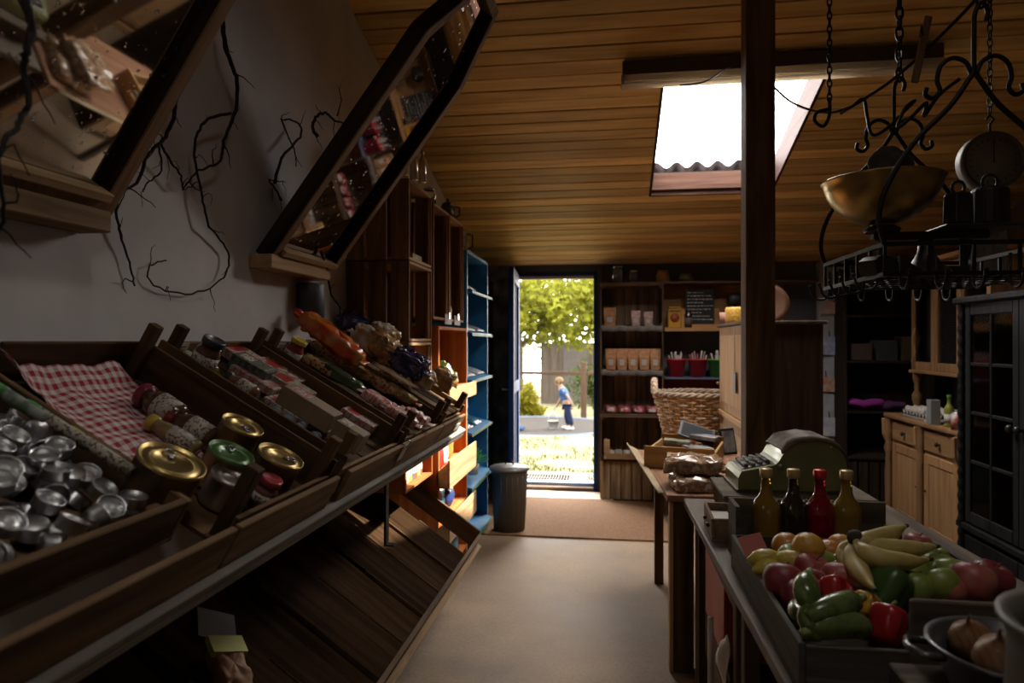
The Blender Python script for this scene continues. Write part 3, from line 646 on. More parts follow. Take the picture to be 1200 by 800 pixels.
def tin(label, r, h, side, top, M_, ring=True, cat='tin'):
    t = thing('food_tin', label, cat); setm(t, M_)
    MB().lathe([(0,0),(r*.97,0),(r,.003),(r,.006),(r*.97,.009),(r*.97,h-.009),(r,h-.006)], 30, cap=False).build('body', side, t)
    MB().lathe([(r,h-.006),(r,h),(r*.96,h),(r*.93,h-.005),(r*.80,h-.005),(r*.78,h-.003),(r*.55,h-.003),(r*.53,h-.005),(0,h-.005)], 36, cap=False).build('lid', top, t)
    if ring:
        pts = [(r*.45+r*.20*math.cos(a), r*.13*math.sin(a), h-.001) for a in [i*PI/6 for i in range(12)]]
        rg = MB().tube(pts, .0016, 6, closed=True).box((r*.1, -r*.06, h-.004), (r*.32, r*.06, h-.0005)); rg.build('ring_pull', STEEL, t)
    return t
GOLD = mat((.42,.30,.11), .32, .85, name='gold_lacquer'); GOLDS = mat((.24,.15,.06), .4, .5, name='gold_side')
SILV = mat((.50,.45,.42), .3, .9, name='tin_silver'); GRN = mat((.06,.16,.04), .35, .2, coat=.4, name='green_lid')
def at(u, v, h): return SL(u, v, h)
p = at(199, 545, .10); tin('largest gold-lidded tin with a brown side, by the board of the foil tealights', .062, .10, pattern((.09,.045,.015),(.20,.11,.035),'noise',14,.5), GOLD, onrack(p.x, p.y, .012, R(2.4,'Z')))
p = at(290, 500, .10); tin('gold-lidded tin against the crate side, highest up the slope', .050, .09, GOLDS, GOLD, onrack(p.x-.01, p.y-.005, .012, R(-.5,'Z')))
p = at(336, 536, .10); tin('gold-lidded tin nearest the front corner post', .054, .09, GOLDS, GOLD, onrack(p.x-.01, p.y-.01, .012, R(.6,'Z')))
p = at(272, 530, .09); tin('tin with a shiny green printed lid between the gold ones', .050, .08, GOLDS, GRN, onrack(p.x, p.y-.002, .012, R(2.2,'Z')))
p = at(274, 558, .075); tin('plain silver-lidded tin half hidden by the corner posts', .046, .065, SILV, SILV, onrack(p.x, p.y, .012, R(1,'Z')))
p = at(318, 563, .075); jar('low jar with a flat pink-red lid beside the front corner post', .026, .055, (.25,.10,.07), (.40,.04,.06), LABC, onrack(p.x, p.y, .012), .015)
LYX = R(PI/2, 'Y'); LYN = R(-PI/2, 'Y')
def lying(u, v, h, rot=0, flip=True): p = at(u, v, h); return onrack(p.x, p.y, h, R(rot, 'Z') @ (LYN if flip else LYX))
jar('upper of two lying jars with dark red lids on the checked cloth', .032, .10, (.10,.05,.03), (.24,.02,.03), LABC, lying(212, 492, .045, -.05))
jar('lower of two lying jars with dark red lids on the checked cloth', .030, .10, (.10,.05,.03), (.22,.02,.03), LABC, lying(250, 518, .044, .03))
jar('slim lying jar with a yellow lid below the red-lidded pair', .020, .11, (.28,.20,.09), (.50,.36,.05), LABC, lying(232, 528, .04, .05))
def roll(label, u, v, h, r, L, c1, c2, rot=0):
    t = thing('packet_roll', label, 'roll'); p = at(u, v, h); setm(t, onrack(p.x, p.y, h, R(rot, 'Z') @ LYX))
    MB().lathe([(0,0),(r,0),(r,L),(0,L)], 18, cap=False).build('wrapper', c1, t); MB().lathe([(0,-.03),(r*.9,-.03),(r*1.02,-.022),(r*1.02,0),(0,0)], 18, cap=False).build('cap', c2, t); return t
YEL = mat((.52,.40,.06), .4, name='yellow_plastic'); GRC = mat((.08,.30,.08), .4, name='green_plastic')
roll('slim printed tube with a green cap by the tealight tray', 45, 483, .085, .011, .11, LABC, GRC, .02)
roll('slim printed tube with a yellow cap further down the tealight tray side', 95, 514, .085, .011, .11, LABC, YEL, .02)
roll('grey printed flat tube at the upper end beside the tealight tray', 8, 462, .085, .011, .09, pattern((.12,.18,.12),(.4,.42,.38),'noise',30), GRC, .02)
# carton crate
CARD = [pattern((.42,.38,.33),(.42,.05,.04),'voronoi',42,.5,(.50,.46,.42)), pattern((.48,.44,.38),(.30,.05,.04),'voronoi',50,.5,(.12,.16,.12)), pattern((.42,.36,.28),(.13,.18,.14),'voronoi',46,.5,(.42,.12,.08))]
def carton(label, u, v, h, sz, mt, rot=0, mat2=None, tilt=0):
    t = thing('food_carton', label, 'carton'); h += .035; p = at(u, v, h+sz[2]); setm(t, onrack(p.x, p.y, h, R(rot, 'Z') @ R(tilt, 'Y')))
    MB().box((-sz[0]/2, -sz[1]/2, 0), (sz[0]/2, sz[1]/2, sz[2])).build('box', mt, t, bevel=.002)
    MB().box((-sz[0]*.4, -sz[1]*.32, sz[2]), (-sz[0]*.05, sz[1]*.32, sz[2]+.0006)).build('printed_panel', mat2 or PAPER, t)
    MB().box((sz[0]/2-.014, -sz[1]/2+.004, sz[2]), (sz[0]/2-.010, sz[1]/2-.004, sz[2]+.0007)).build('end_flap', mat((.3,.27,.23), .7, name='flap'), t)
    return t
RED = mat((.42,.03,.02), .4, name='red_print')
CB = mat((.30,.21,.13), .7, name='cardboard')
carton('flat red and white printed carton at the top of the carton crate', 305, 440, .02, (.15,.10,.025), CARD[0], .05, RED)
carton('flat red and white printed carton lower down the same row', 345, 478, .02, (.15,.10,.025), CARD[1], .0, RED)
carton('flat printed carton close to the front posts of its crate', 388, 500, .02, (.13,.10,.03), CARD[2], .0, RED)
carton('brown cardboard box standing on the flat cartons', 368, 468, .045, (.17,.07,.055), CB, .02, CARD[0])
carton('small pale box wedged against the front corner post', 415, 500, .035, (.09,.06,.06), CB, .0, LABC)
carton('second flat red and white carton beside the uppermost one', 330, 432, .02, (.16,.09,.028), CARD[1], .03, RED)
carton('flat white and red carton under the wall-side price cards', 285, 412, .02, (.12,.12,.03), CARD[0], -.04, RED)
carton('long flat printed carton between the brown box and the crate side', 408, 462, .02, (.18,.08,.03), CARD[1], .0, RED)
carton('flat printed carton just above the brown cardboard box', 343, 448, .03, (.14,.09,.03), CARD[2], .02, RED)
carton('dark green printed carton leaning at the crate divider', 300, 424, .02, (.12,.08,.05), pattern((.03,.05,.03),(.12,.12,.09),'noise',70), .1, LABC)
jar('upright jar with a dark cloth-covered lid beside the back corner post', .034, .085, (.12,.05,.03), (.03,.035,.045), LABC, (lambda p: onrack(p.x, p.y, .06))(at(250, 402, .15)), .018)
jar('jar of olives with a black lid lying at the top left of the carton crate', .022, .08, (.22,.19,.03), (.012,.012,.014), LABC, lying(232, 430, .068, -.1), .014)
jar('small upright jar with a black lid half hidden behind the crate board', .022, .07, (.25,.20,.05), (.012,.012,.014), LABC, lying(252, 438, .068, .1), .014)
jar('lying jar with a glossy black lid along the crate divider', .024, .09, (.20,.09,.05), (.012,.012,.014), LABC, lying(300, 464, .068, .0), .014)
for k, (u, v, lb) in enumerate(((322,482,'uppermost of four'),(335,492,'second from the top of four'),(348,502,'third from the top of four'),(362,514,'lowest of four'))):
    jar('pale blue and red spice tub by the divider, '+lb, .015, .045, (.42,.48,.50), (.30,.30,.32) if k % 2 else (.45,.12,.08), pattern((.12,.22,.34),(.5,.45,.4),'noise',30), lying(u, v, .062, PI/2, False), .008)
# long packet crate
jar('jar of red preserve with a bright yellow lid at the top of the packet crate', .031, .085, (.26,.03,.02), (.62,.50,.05), LABC, (lambda p: onrack(p.x, p.y, .06))(at(352, 398, .16)), .016)
sausage = [pattern((.48,.07,.04),(.60,.50,.35),'voronoi',70,.25,(.55,.45,.12)), pattern((.42,.30,.08),(.12,.22,.06),'voronoi',65,.25,(.5,.12,.06)), pattern((.55,.16,.14),(.62,.45,.40),'voronoi',75,.25)]
def packet(label, u, v, h, sz, mt, rot=0, seed=1, cat='packet', M_=None, wrap=False):
    t = thing('packet', label, cat)
    h += .045
    if M_ is None: p = at(u, v, h); p.y = min(p.y, 2.99); M_ = onrack(p.x, p.y, h, R(rot, 'Z'))
    setm(t, M_)
    MB().blob((0,0,0), (sz[0]/2, sz[1]/2, sz[2]/2), .5, min(sz)*.26, 48, seed, 36, 20).build('bag', mt, t)
    for s_ in (-1, 1): MB().sheet(8, 3, lambda a, b_, s_=s_: Vector((s_*(sz[0]/2*.93+.028*b_), (a-.5)*sz[1]*(.6+.2*b_), .006*math.sin(a*14)*b_)), smooth=True).build('crimped_end', mt, t, solid=.001)
    return t
packet('long red and yellow snack packet at the top of the packet crate', 385, 414, .05, (.16,.05,.045), sausage[0], .0, 2)
packet('long green packet lying down the middle of the packet crate', 398, 440, .045, (.22,.05,.04), mat((.05,.09,.03), .3, coat=.5, var=.5, name='green_film'), .0, 3)
packet('long yellow and green packet along the crate side by the wall end', 412, 430, .05, (.20,.045,.04), sausage[1], .0, 4)
packet('red and white sweets packet halfway down the packet crate', 445, 450, .045, (.15,.05,.04), sausage[0], .0, 5)
packet('pink mottled packet near the bottom of the packet crate', 447, 472, .045, (.15,.07,.04), sausage[2], .0, 6)
packet('pink and red packet at the front end of the packet crate', 488, 488, .045, (.10,.06,.04), sausage[2], .0, 7)
packet('bright red packet tucked beside the long green one', 375, 428, .04, (.14,.05,.04), sausage[0], .05, 9)
packet('yellow-green packet near the lower end of the packet crate', 470, 462, .05, (.14,.05,.04), sausage[1], .0, 10)
packet('red sweets packet along the far side of the packet crate', 462, 448, .05, (.16,.045,.04), sausage[0], .0, 11)
packet('pale pink packet at the front corner of the packet crate', 470, 488, .045, (.12,.06,.04), sausage[2], .1, 12)
carton('low printed carton at the bottom of the packet crate', 425, 487, .02, (.12,.09,.03), CARD[0], .0, RED)
o = packet('tall orange and red bag of snacks leaning up against the wall', 0, 0, 0, (.30,.10,.07), pattern((.62,.20,.03),(.55,.05,.02),'noise',9,.22,(.70,.38,.10)), 0, 8, 'bag', onrack(.10, 2.50, .17, R(.05,'Z') @ R(.12,'Y')))
MB().blob((-.165,0,.0), (.022,.022,.018), 1, .004, 30, 3).build('tied_neck', mat((.50,.01,.03), .3, name='red_tie'), o)
# bread crate
BREAD = pattern((.50,.30,.13),(.30,.15,.055),'noise',26,.16,(.60,.46,.30)); BLUP = mat((.01,.015,.09), .2, coat=1, var=.4, name='blue_film'); CLP = pattern((.62,.58,.52),(.46,.29,.13),'noise',22,.14,(.60,.44,.26))
for (lb, u, v, h, sz, mt, rot) in (('dark blue glossy pack at the wall end of the bread crate', 425, 384, .10, (.11,.12,.07), BLUP, .3), ('clear bag of round bread rolls beside the blue pack', 432, 402, .10, (.11,.10,.08), CLP, .2),
      ('brown wrapped loaf in the middle of the bread crate', 448, 408, .11, (.12,.10,.08), BREAD, -.2), ('white-topped clear bag of bread behind the brown loaf', 452, 398, .12, (.11,.10,.08), CLP, .6),
      ('clear bag of sliced bread tucked behind the second blue pack', 466, 424, .10, (.11,.09,.07), BREAD, .2), ('glossy dark blue pack lying low in the bread crate', 483, 430, .125, (.13,.10,.08), BLUP, .1),
      ('small clear bread bag at the low end of the bread crate', 497, 447, .09, (.08,.08,.06), CLP, .5), ('brown bread bag at the far bottom corner of the rack', 520, 448, .09, (.09,.08,.07), BREAD, .2)):
    packet(lb, u-2, v-4, h+.035, (sz[0]*1.15,sz[1]*1.15,sz[2]*1.25), mt, rot, len(lb), 'bag')
solo('grey_canister', MB().lathe([(0,0),(.052,0),(.055,.004),(.055,.13),(.05,.137),(0,.137)], 30, cap=False), mat((.09,.095,.11), .5, .3, name='grey_tin'), 'dark grey round canister on the wall above the bread crate', 'canister', PY(364, 372, 2.62)+Vector((0,0,-.0)))

# ---- empty slatted tray underneath
LT = thing('slatted_tray', 'long empty dark slatted tray sloping down below the crate rack', 'tray')
LM = Matrix.Translation((-1.22, 0, .675)) @ R(math.radians(35), 'Y'); setm(LT, LM)
y = .3
m = MB(); k = 0
while y < 3.3:
    m.box((0, y, 0), (.60, y+.243, .012+.010*(k%2)), tone=(k*.37) % 1); m.box((.12+.1*(k%3), y+.2435, .0), (.60, y+.2475, .027), mi=1); y += .25; k += 1
m.build('slats', [wood((.014,.007,.003), (.045,.024,.012), 'X', tone=True, rough=.97), CRW], LT, bevel=.002)
MB().box((.60, .3, -.02), (.618, 3.52, .075)).build('front_lip', DKWy, LT, bevel=.002); MB().box((0, 3.50, .0), (.60, 3.518, .095)).build('end_board', DKW, LT, bevel=.002)
MB().box((.622, .3, -.05), (.65, 3.52, .03)).build('outer_rail', CRWy, LT, bevel=.002)
MB().box((0, .3, -.03), (.60, .33, -.001)).build('cross_bearer', DKW, LT); MB().box((0, 2.0, -.03), (.60, 2.03, -.001)).build('cross_bearer', DKW, LT)
solo('rack_trestle', MB().box((-1.2,1.9,0),(-1.15,1.95,.62)).box((-.78,1.9,0),(-.73,1.95,.27)).box((-1.2,1.9,.08),(-.75,1.95,.13)), DKWz, 'dark trestle standing under the empty slatted tray', 'trestle', bevel=.003)
def TP(u, v, h):
    n = LM.to_3x3() @ Vector((0,0,1)); o_ = LM.translation + n*h; r = ray(u, v); c_ = Vector((0,0,EYE)); t_ = (o_-c_).dot(n)/r.dot(n); p_ = LM.inverted() @ (c_+r*t_); return (p_.x-.05, p_.y-.05)
def ontray(x, y, h, e=Matrix()): return LM @ T(x, y, h) @ e
o = packet('brown net bag with a yellow label lying in the empty slatted tray', 0,0,0, (.17,.09,.05), pattern((.18,.07,.03),(.30,.14,.06),'noise',40), 0, 3, 'bag', ontray(*TP(300,785,.06), .052, R(-.6,'Z')))
MB().box((-.085,-.05,.012),(-.03,.05,.03)).build('yellow_label', mat((.5,.48,.03), .4, name='yellow_label'), o)
carton_t = thing('paper_sheet', 'grey square card lying above the net bag in the slatted tray', 'card'); setm(carton_t, ontray(*TP(262,748,.03), .027, R(.7,'Z'))); MB().box((0,0,0),(.11,.11,.002)).build('sheet', mat((.16,.14,.12), .7, name='grey_card'), carton_t)

# ================================================================== APPLE CRATES STACKED ON THE WALL
SCW = wood((.12,.058,.026), (.30,.16,.075), 'Z'); SCWy = wood((.22,.12,.055), (.46,.29,.15), 'Y'); SCIN = wood((.26,.11,.04), (.48,.24,.10), 'Z')
def applecrate(label, y0, y1, z0, z1, x1=-.935, x0=XL+.008, mid=None, mw=None):
    t = thing('apple_crate', label, 'crate', (x0, y0, z0)); D = x1-x0; W = y1-y0; H = z1-z0; wz = mw or SCW; th = .014
    for yy in (0, W-th):
        m = MB(); n = 3; g = .024; bw = (D-g*(n-1))/n
        for k in range(n): m.box((k*(bw+g), yy, 0), (k*(bw+g)+bw, yy+th, H))
        m.build('side_boards', wz, t, bevel=.0015)
    MB().box((0, th+.001, 0), (D, W-th-.001, th)).build('bottom_board', SCWy, t, bevel=.0015); MB().box((0, th+.001, H-th), (D, W-th-.001, H)).build('top_board', SCWy, t, bevel=.0015)
    m = MB(); n = 3; bw = (W-2*th-.04)/n
    for k in range(n): m.box((0, th+.01+k*(bw+.01), th+.001), (.010, th+.01+k*(bw+.01)+bw, H-th-.001))
    m.build('back_boards', SCIN, t)
    for yy in (th+.001, W-th-.026): MB().box((D-.03, yy, th+.001), (D-.006, yy+.025, H-th-.001)).build('corner_batten', SCW, t, bevel=.006)
    return t
applecrate('upright apple crate on top of the nearest column, under the glass bottles', 3.09, 3.50, 1.785, 2.165)
applecrate('apple crate second from the top of the nearest column, above the bread', 3.09, 3.50, 1.40, 1.78)
applecrate('apple crate lowest in the nearest column beside the bread crate', 3.09, 3.50, 1.015, 1.395)
applecrate('tall apple crate in the middle column above the orange shelf', 3.535, 3.90, 1.52, 2.145)
applecrate('tall apple crate in the far column next to the blue shelf', 3.91, 4.28, 1.52, 2.145)
# bottles and jars on top
gb = glass((.95,.97,1)); CORK = mat((.45,.28,.14), .8, name='cork')
def slimbottle(label, x, y, z, h=.15):
    t = thing('glass_bottle', label, 'bottle', (x, y, z), group='slim glass bottles on the apple crates')
    MB().lathe([(0,0),(.018,0),(.02,.003),(.02,h*.72),(.008,h*.84),(.008,h*.97),(0,h*.97)], 16, cap=False).build('body', mat((.62,.50,.38), .06, .5, coat=1, name='amber_fill'), t)
    MB().lathe([(.0085,h*.9),(.010,h*.91),(.010,h),(0,h)], 12).build('cap', STEEL, t); return t
for k, (u, v, lb) in enumerate(((466,206,'first and nearest'),(474,206,'second'),(485,211,'third'),(495,214,'fourth and furthest'))):
    slimbottle('slim amber glass bottle on the apple crates, %s of the four' % lb, *(lambda p_: (p_.x, p_.y))(PZ(u, v, 2.166)), 2.166)
jc = thing('glass_jar', 'squat clear glass jar on the apple crate behind the slim bottles', 'jar', (-.98, 3.62, 2.146))
MB().lathe([(0,0),(.034,0),(.036,.004),(.036,.06),(.03,.068),(.03,.075),(.028,.075),(.027,.07),(.032,.058),(.032,.006),(0,.006)], 20, cap=False).build('body', gb, jc); MB().lathe([(.031,.076),(.032,.077),(.032,.088),(0,.088)], 20).build('lid', STEEL, jc)
lm = thing('coffee_pot', 'small black enamel pot on top of the far apple crate', 'pot', (-1.0, 4.12, 2.146))
MB().lathe([(0,0),(.05,0),(.055,.01),(.045,.08),(.035,.10),(.038,.105),(0,.12)], 20, cap=False).build('body', mat((.015,.015,.017), .3, coat=.6, name='enamel'), lm); MB().tube([(.045,0,.085),(.075,0,.08),(.075,0,.03),(.05,0,.02)], .005).build('handle', BLACK, lm); MB().blob((0,0,.128),(.009,.009,.01)).build('knob', BLACK, lm)
# things inside the crates
def bookrow(cx, y0, z0, n, label, w=.022, h=.12, seed=1, grp=None, x0=-1.12):
    CN = ['cream','red','orange','navy','pale tan','green']; OD = 'first second third fourth fifth sixth seventh eighth ninth tenth eleventh twelfth thirteenth'.split()
    r_ = random.Random(seed); y = y0
    for k in range(n):
        wd = w*r_.uniform(.7, 1.3); hh = h*r_.uniform(.8, 1.05); ci = r_.randrange(6); c = [(.5,.42,.3),(.45,.10,.05),(.55,.35,.08),(.08,.12,.25),(.6,.55,.45),(.10,.22,.12)][ci]
        t = thing('small_box', '%s box, %s from the camera %s' % (CN[ci], OD[k], label), 'box', (x0, y, z0), group=grp)
        MB().box((0,0,0),(.14,wd*.92,hh)).build('box', mat(c, .5, name='print'), t, bevel=.0015); MB().box((.1402,wd*.15,hh*.3),(.141,wd*.75,hh*.75)).build('label', PAPER, t); y += wd
t = thing('spice_box', 'small green and pink box lying in the second apple crate', 'box', (-1.08, 3.14, 1.7995)); MB().box((0,.1,0),(.12,.26,.035)).build('box', pattern((.12,.2,.06),(.4,.38,.2),'noise',30), t, bevel=.002)
MB().box((0.02,.03,0),(.10,.098,.05)).build('lid', mat((.5,.03,.15), .4, name='pink'), t)
solo('paper_bag', MB().blob((0,0,.045),(.04,.05,.045),.7,.01,20,2), mat((.55,.26,.06), .6, name='orange_paper'), 'crumpled orange paper bag in the far tall apple crate', 'bag', (-1.0, 4.05, 1.5345))
for k in range(2):
    t = thing('price_holder', 'white ticket clipped to the front of the orange shelf top, %s' % ('nearer of the two', 'further of the two')[k], 'ticket', (-.895, 3.62+.22*k, 1.495)); MB().box((0,0,0),(.004,.15,.055)).build('card', PAPER, t); MB().box((.0045,.06,.03),(.012,.085,.065)).build('clip', STEEL, t)

# ---- orange-brown shelf with tipped trays
OY0, OY1, OX0, OX1 = 3.53, 4.25, XL+.008, -.905
os_ = thing('orange_shelf', 'orange-brown wooden shelf unit with pale tray fronts, lit by the sun', 'shelf', (OX0, OY0, 0)); D = OX1-OX0; W = OY1-OY0
MB().box((0,0,.05),(D,.02,1.485)).build('side_panel', ORWz, os_, bevel=.002); MB().box((0,W-.02,.05),(D,W,1.485)).build('side_panel', ORWz, os_, bevel=.002)
MB().box((0,.021,.05),(.012,W-.021,1.485)).build('back_panel', ORWz, os_)
for zz in (.10, .40, .68, 1.12, 1.465): MB().box((.013,.021,zz),(D,W-.021,zz+.018)).build('shelf_board', ORWy, os_, bevel=.002)
for zz, hh in ((.33,.13),(.62,.15),(1.07,.08)):
    f = MB(); f.bar((D+.055,.0,zz+hh/2),(D+.055,W,zz+hh/2),.012,hh); f.build('tray_front', LTWy, os_, bevel=.002)
    for yy in (.0, W-.012): MB().prism([(D-.01,zz),(D+.048,zz+.005),(D+.048,zz+hh*.9),(D-.01,zz+hh*.55)], yy, yy+.012).build('tray_cheek', LTW, os_)
    MB().box((D+.001,.013,zz-.004),(D+.06,W-.013,zz+.004)).build('tray_floor', LTWy, os_)
def things_at(lst):
    for (nm, lb, cat, loc, sz, mt, e, sd) in lst:
        t = thing(nm, lb, cat, loc); MB().blob((0,0,sz[2]),(sz[0],sz[1],sz[2]),e,min(sz)*.3,24,sd,22,12).build('wrapper', mt, t)
        MB().blob((0,0,sz[2]*2+.003),(sz[0]*.5,sz[1]*.35,.012),.8,.006,30,sd).build('twisted_top', mt, t)
G1 = mat((.30,.48,.05), .3, coat=.5, var=.5, name='lime_film'); B1 = mat((.03,.20,.32), .3, coat=.5, var=.5, scale=30, name='turquoise_film'); R1 = mat((.50,.03,.03), .35, coat=.4, name='red_film'); W1 = mat((.62,.6,.55), .5, name='white_paper')
O1 = mat((.62,.27,.05), .5, name='orange_print'); DB = mat((.03,.05,.18), .35, name='navy_film')
things_at([('snack_bag','lime green bag on the upper tray of the orange shelf','bag',(-.98,3.85,1.139),(.06,.13,.07),G1,.6,1),('snack_bag','orange bag behind the price tag on the upper tray','bag',(-.98,3.63,1.139),(.05,.06,.05),O1,.6,2),
 ('snack_bag','pale yellow-green bag next to the lime one on the upper tray','bag',(-.98,4.08,1.139),(.05,.08,.04),mat((.5,.5,.12),.3,name='yellowgreen'),.6,3),
 ('snack_bag','red pack in the middle tray of the orange shelf','bag',(-.97,3.62,.70),(.06,.07,.07),R1,.5,4),('snack_bag','orange cloth-like bag standing tall in the middle tray','bag',(-.98,3.95,.70),(.05,.08,.12),O1,.7,5),('snack_bag','white pack beside the red one in the middle tray','bag',(-.97,3.78,.70),(.05,.07,.06),W1,.5,6),
 ('snack_bag','turquoise bag standing in the lower compartment of the orange shelf','bag',(-.99,3.72,.42),(.06,.10,.09),B1,.6,7),('snack_bag','dark blue bag at the far side of the lower compartment','bag',(-.99,3.98,.42),(.06,.09,.055),DB,.6,8),
 ('snack_bag','red bag at the front of the bottom compartment of the orange shelf','bag',(-.96,3.66,.12),(.07,.09,.06),R1,.6,9),('snack_bag','turquoise bag at the bottom of the orange shelf','bag',(-.97,3.95,.12),(.07,.10,.07),B1,.6,10)])
# ---- low shelf with rows of small boxes (seen between rack and tray)
lw = thing('wall_case', 'small orange-brown wall case of boxes behind the iron strut', 'shelf', (XL+.008, 3.03, 0)); D2 = .31
for yy in (0, .46): MB().box((0,yy,.70),(D2,yy+.018,1.0)).build('side_panel', ORWz, lw, bevel=.002)
MB().box((0,.019,.70),(.01,.459,1.0)).build('back_panel', ORWz, lw)
for zz in (.70,.85,.985): MB().box((.011,.019,zz),(D2,.459,zz+.014)).build('shelf_board', ORWy, lw, bevel=.002)
q = 0
for zz, nm in ((.7145,'lower'),(.8645,'upper')):
    bookrow(0, 3.055, zz, 13, 'in the %s row of the wall case' % nm, .031, .110, 20+q, 'small boxes in the %s row of the wall case' % nm, x0=-1.11); q += 1

# ---- blue shelf
BLS = mat((.03,.22,.46), .45, var=.25, scale=5, name='blue_paint')
BX0, BX1, BY0, BY1 = XL+.008, -.93, 4.37, 5.13
bs = thing('blue_shelf', 'tall blue-painted shelf with slanting shelves beside the door', 'shelf', (BX0, BY0, 0)); D = BX1-BX0; W = BY1-BY0; Ht = 2.0
for yy in (0, W-.02): MB().box((0,yy,0),(D,yy+.02,Ht)).build('side_panel', BLS, bs, bevel=.002)
MB().box((0,.021,0),(.01,W-.021,Ht)).build('back_panel', BLS, bs); MB().box((.011,.021,Ht-.02),(D,W-.021,Ht)).build('top_panel', BLS, bs)
for zz in (.06,.42,.78,1.13,1.44,1.72):
    m = MB(); m.prism([(.012,zz+.09),(.012,zz+.105),(D+.03,zz+.015),(D+.03,zz)], .021, W-.021); m.build('slanting_shelf', BLS, bs)
    MB().box((D+.031,.0,zz-.004),(D+.036,W,zz+.010)).build('shelf_lip', mat((.10,.25,.08), .6, name='green_edge'), bs)
WP = mat((.30,.34,.38), .5, var=.3, scale=20, name='white_film')
for (lb, y, zz, mt, w_) in (('silvery white flat pack on the top slanting shelf of the blue unit',4.42,1.72,WP,.30),('white flat pack on the second blue shelf, nearer side',4.41,1.44,WP,.28),('white flat pack on the second blue shelf, further side',4.76,1.44,WP,.28),
   ('white flat pack on the third blue shelf, nearer side',4.41,1.13,WP,.28),('white flat pack on the third blue shelf, further side',4.76,1.13,WP,.28),('deep blue packet on the fourth shelf of the blue unit',4.42,.78,DB,.20),('turquoise packet on the fourth shelf beside the deep blue one',4.70,.78,B1,.22)):
    t = thing('flat_packet', lb, 'packet'); D3 = D-.012; sl_ = math.atan(.09/(D+.018)); setm(t, Matrix.Translation((BX0+.10, y, zz+.015+.09*(1-.088/(D+.018))+.006)) @ R(sl_,'Y'))
    MB().sheet(14, 14, lambda a,b_: Vector((.02+.19*a, w_*b_, .004+.022*(math.sin(PI*a)*math.sin(PI*b_))**.5+.006*noise.noise(Vector((a*6,b_*6,y)))))).build('film', mt, t, solid=.003)
    MB().box((.165,.03,.012),(.205,w_-.03,.0145)).build('paper_label', PAPER, t)
pl = thing('potted_plant', 'small bright green leafy plant on a low shelf of the blue unit', 'plant', (-.95, 4.62, .485))
MB().lathe([(0,0),(.04,0),(.052,.07),(.048,.07),(.04,.06),(0,.06)], 16, cap=False).build('pot', W1, pl)
m = MB(); leaves(m, (0,0,.12), (.07,.10,.06), 150, .022, random.Random(4)); m.v = [Vector((min(v.x, .2), v.y, v.z)) for v in m.v]; 
lf = MB(); r_ = random.Random(4)
for k in range(120):
    d = Vector((r_.gauss(0,1), r_.gauss(0,1), abs(r_.gauss(0,1)))).normalized()*r_.uniform(.03,.10); pb = Vector((0,0,.07))+d; u_ = d.normalized(); s_ = u_.cross(Vector((0,0,1))).normalized()
    lf.add([pb, pb+u_*.02+s_*.010, pb+u_*.04, pb+u_*.02-s_*.010], [(0,1,2,3)])
lf.build('foliage', mat((.10,.42,.06), .45, tl=.3, name='leaf_green'), pl)
wj = thing('enamel_jug', 'worn white enamel jug on top of the blue shelf', 'jug', (-1.04, 4.62, 2.001)); wj.location.z = 2.001
MB().lathe([(0,0),(.06,0),(.062,.01),(.058,.12),(.05,.15),(.052,.17),(.048,.17),(.046,.15),(0,.02)], 22, cap=False).build('body', pattern((.45,.42,.38),(.10,.08,.06),'noise',10,.4,(.5,.47,.42)), wj); MB().tube([(.058,0,.14),(.095,0,.13),(.095,0,.05),(.062,0,.035)], .006).build('handle', BLACK, wj)
# ---- dustbin
bn = thing('dustbin', 'round ribbed grey metal dustbin with a flat lid beside the door', 'bin', (-.745, 5.0, 0))
m = MB().lathe([(.105,0),(.112,.004),(.135,.44),(.138,.445),(.138,.455),(.13,.455),(.10,.01),(0,.01)], 40, cap=False)
m.build('body', mat((.14,.135,.13), .45, .5, name='zinc'), bn)
for k in range(20): pass
m = MB()
for k in range(20):
    a = 2*PI*k/20; m.tube([(.1125*math.cos(a),.1125*math.sin(a),.02),(.134*math.cos(a),.134*math.sin(a),.42)], .003, 5)
m.build('ribs', mat((.12,.115,.11), .45, .5, name='zinc2'), bn)
MB().lathe([(.148,.456),(.15,.46),(.145,.475),(.05,.49),(0,.492)], 40).build('lid', mat((.22,.21,.20), .45, .4, name='zinc_lid'), bn); MB().tube([(-.03,0,.49),(-.02,0,.515),(.02,0,.515),(.03,0,.49)], .005).build('lid_handle', IRON, bn)

# ================================================================== BACK WALL
BW_Y = YB-.003
bxs = wood((.05,.028,.018), (.14,.085,.05), 'Z'); bxsx = wood((.06,.038,.026), (.16,.10,.065), 'X')
def wallcrate(label, x0, x1, z0, z1, y0=6.09):
    t = thing('wall_crate', label, 'crate', (x0, y0, z0)); W = x1-x0; D = YB-.004-y0; H = z1-z0; th = .014
    MB().box((0,0,0),(W,D,th)).build('bottom_board', bxsx, t, bevel=.002); MB().box((0,0,H-th),(W,D,H)).build('top_board', bxsx, t, bevel=.002)
    for xx in (0, W-th): MB().box((xx,0,th+.001),(xx+th,D,H-th-.001)).build('side_board', bxs, t, bevel=.002)
    m = MB(); n = 5; bw = (W-2*th-.02-.012*(n-1))/n
    for k in range(n): m.box((th+.01+k*(bw+.012), D-.012, th+.002), (th+.01+k*(bw+.012)+bw, D-.002, H-th-.002), tone=(k*.37)%1)
    m.build('back_slats', wood((.10,.065,.04), (.30,.20,.13), 'Z', tone=True), t)
    for xx, s_ in ((th, 1), (W-th, -1)):
        for zz, q in ((th, 1), (H-th, -1)):
            MB().prism([(xx,zz),(xx+s_*.035,zz),(xx,zz+q*.035)], .0, .02).build('corner_block', bxs, t)
    return t
sx0, sx1 = -.095, .455
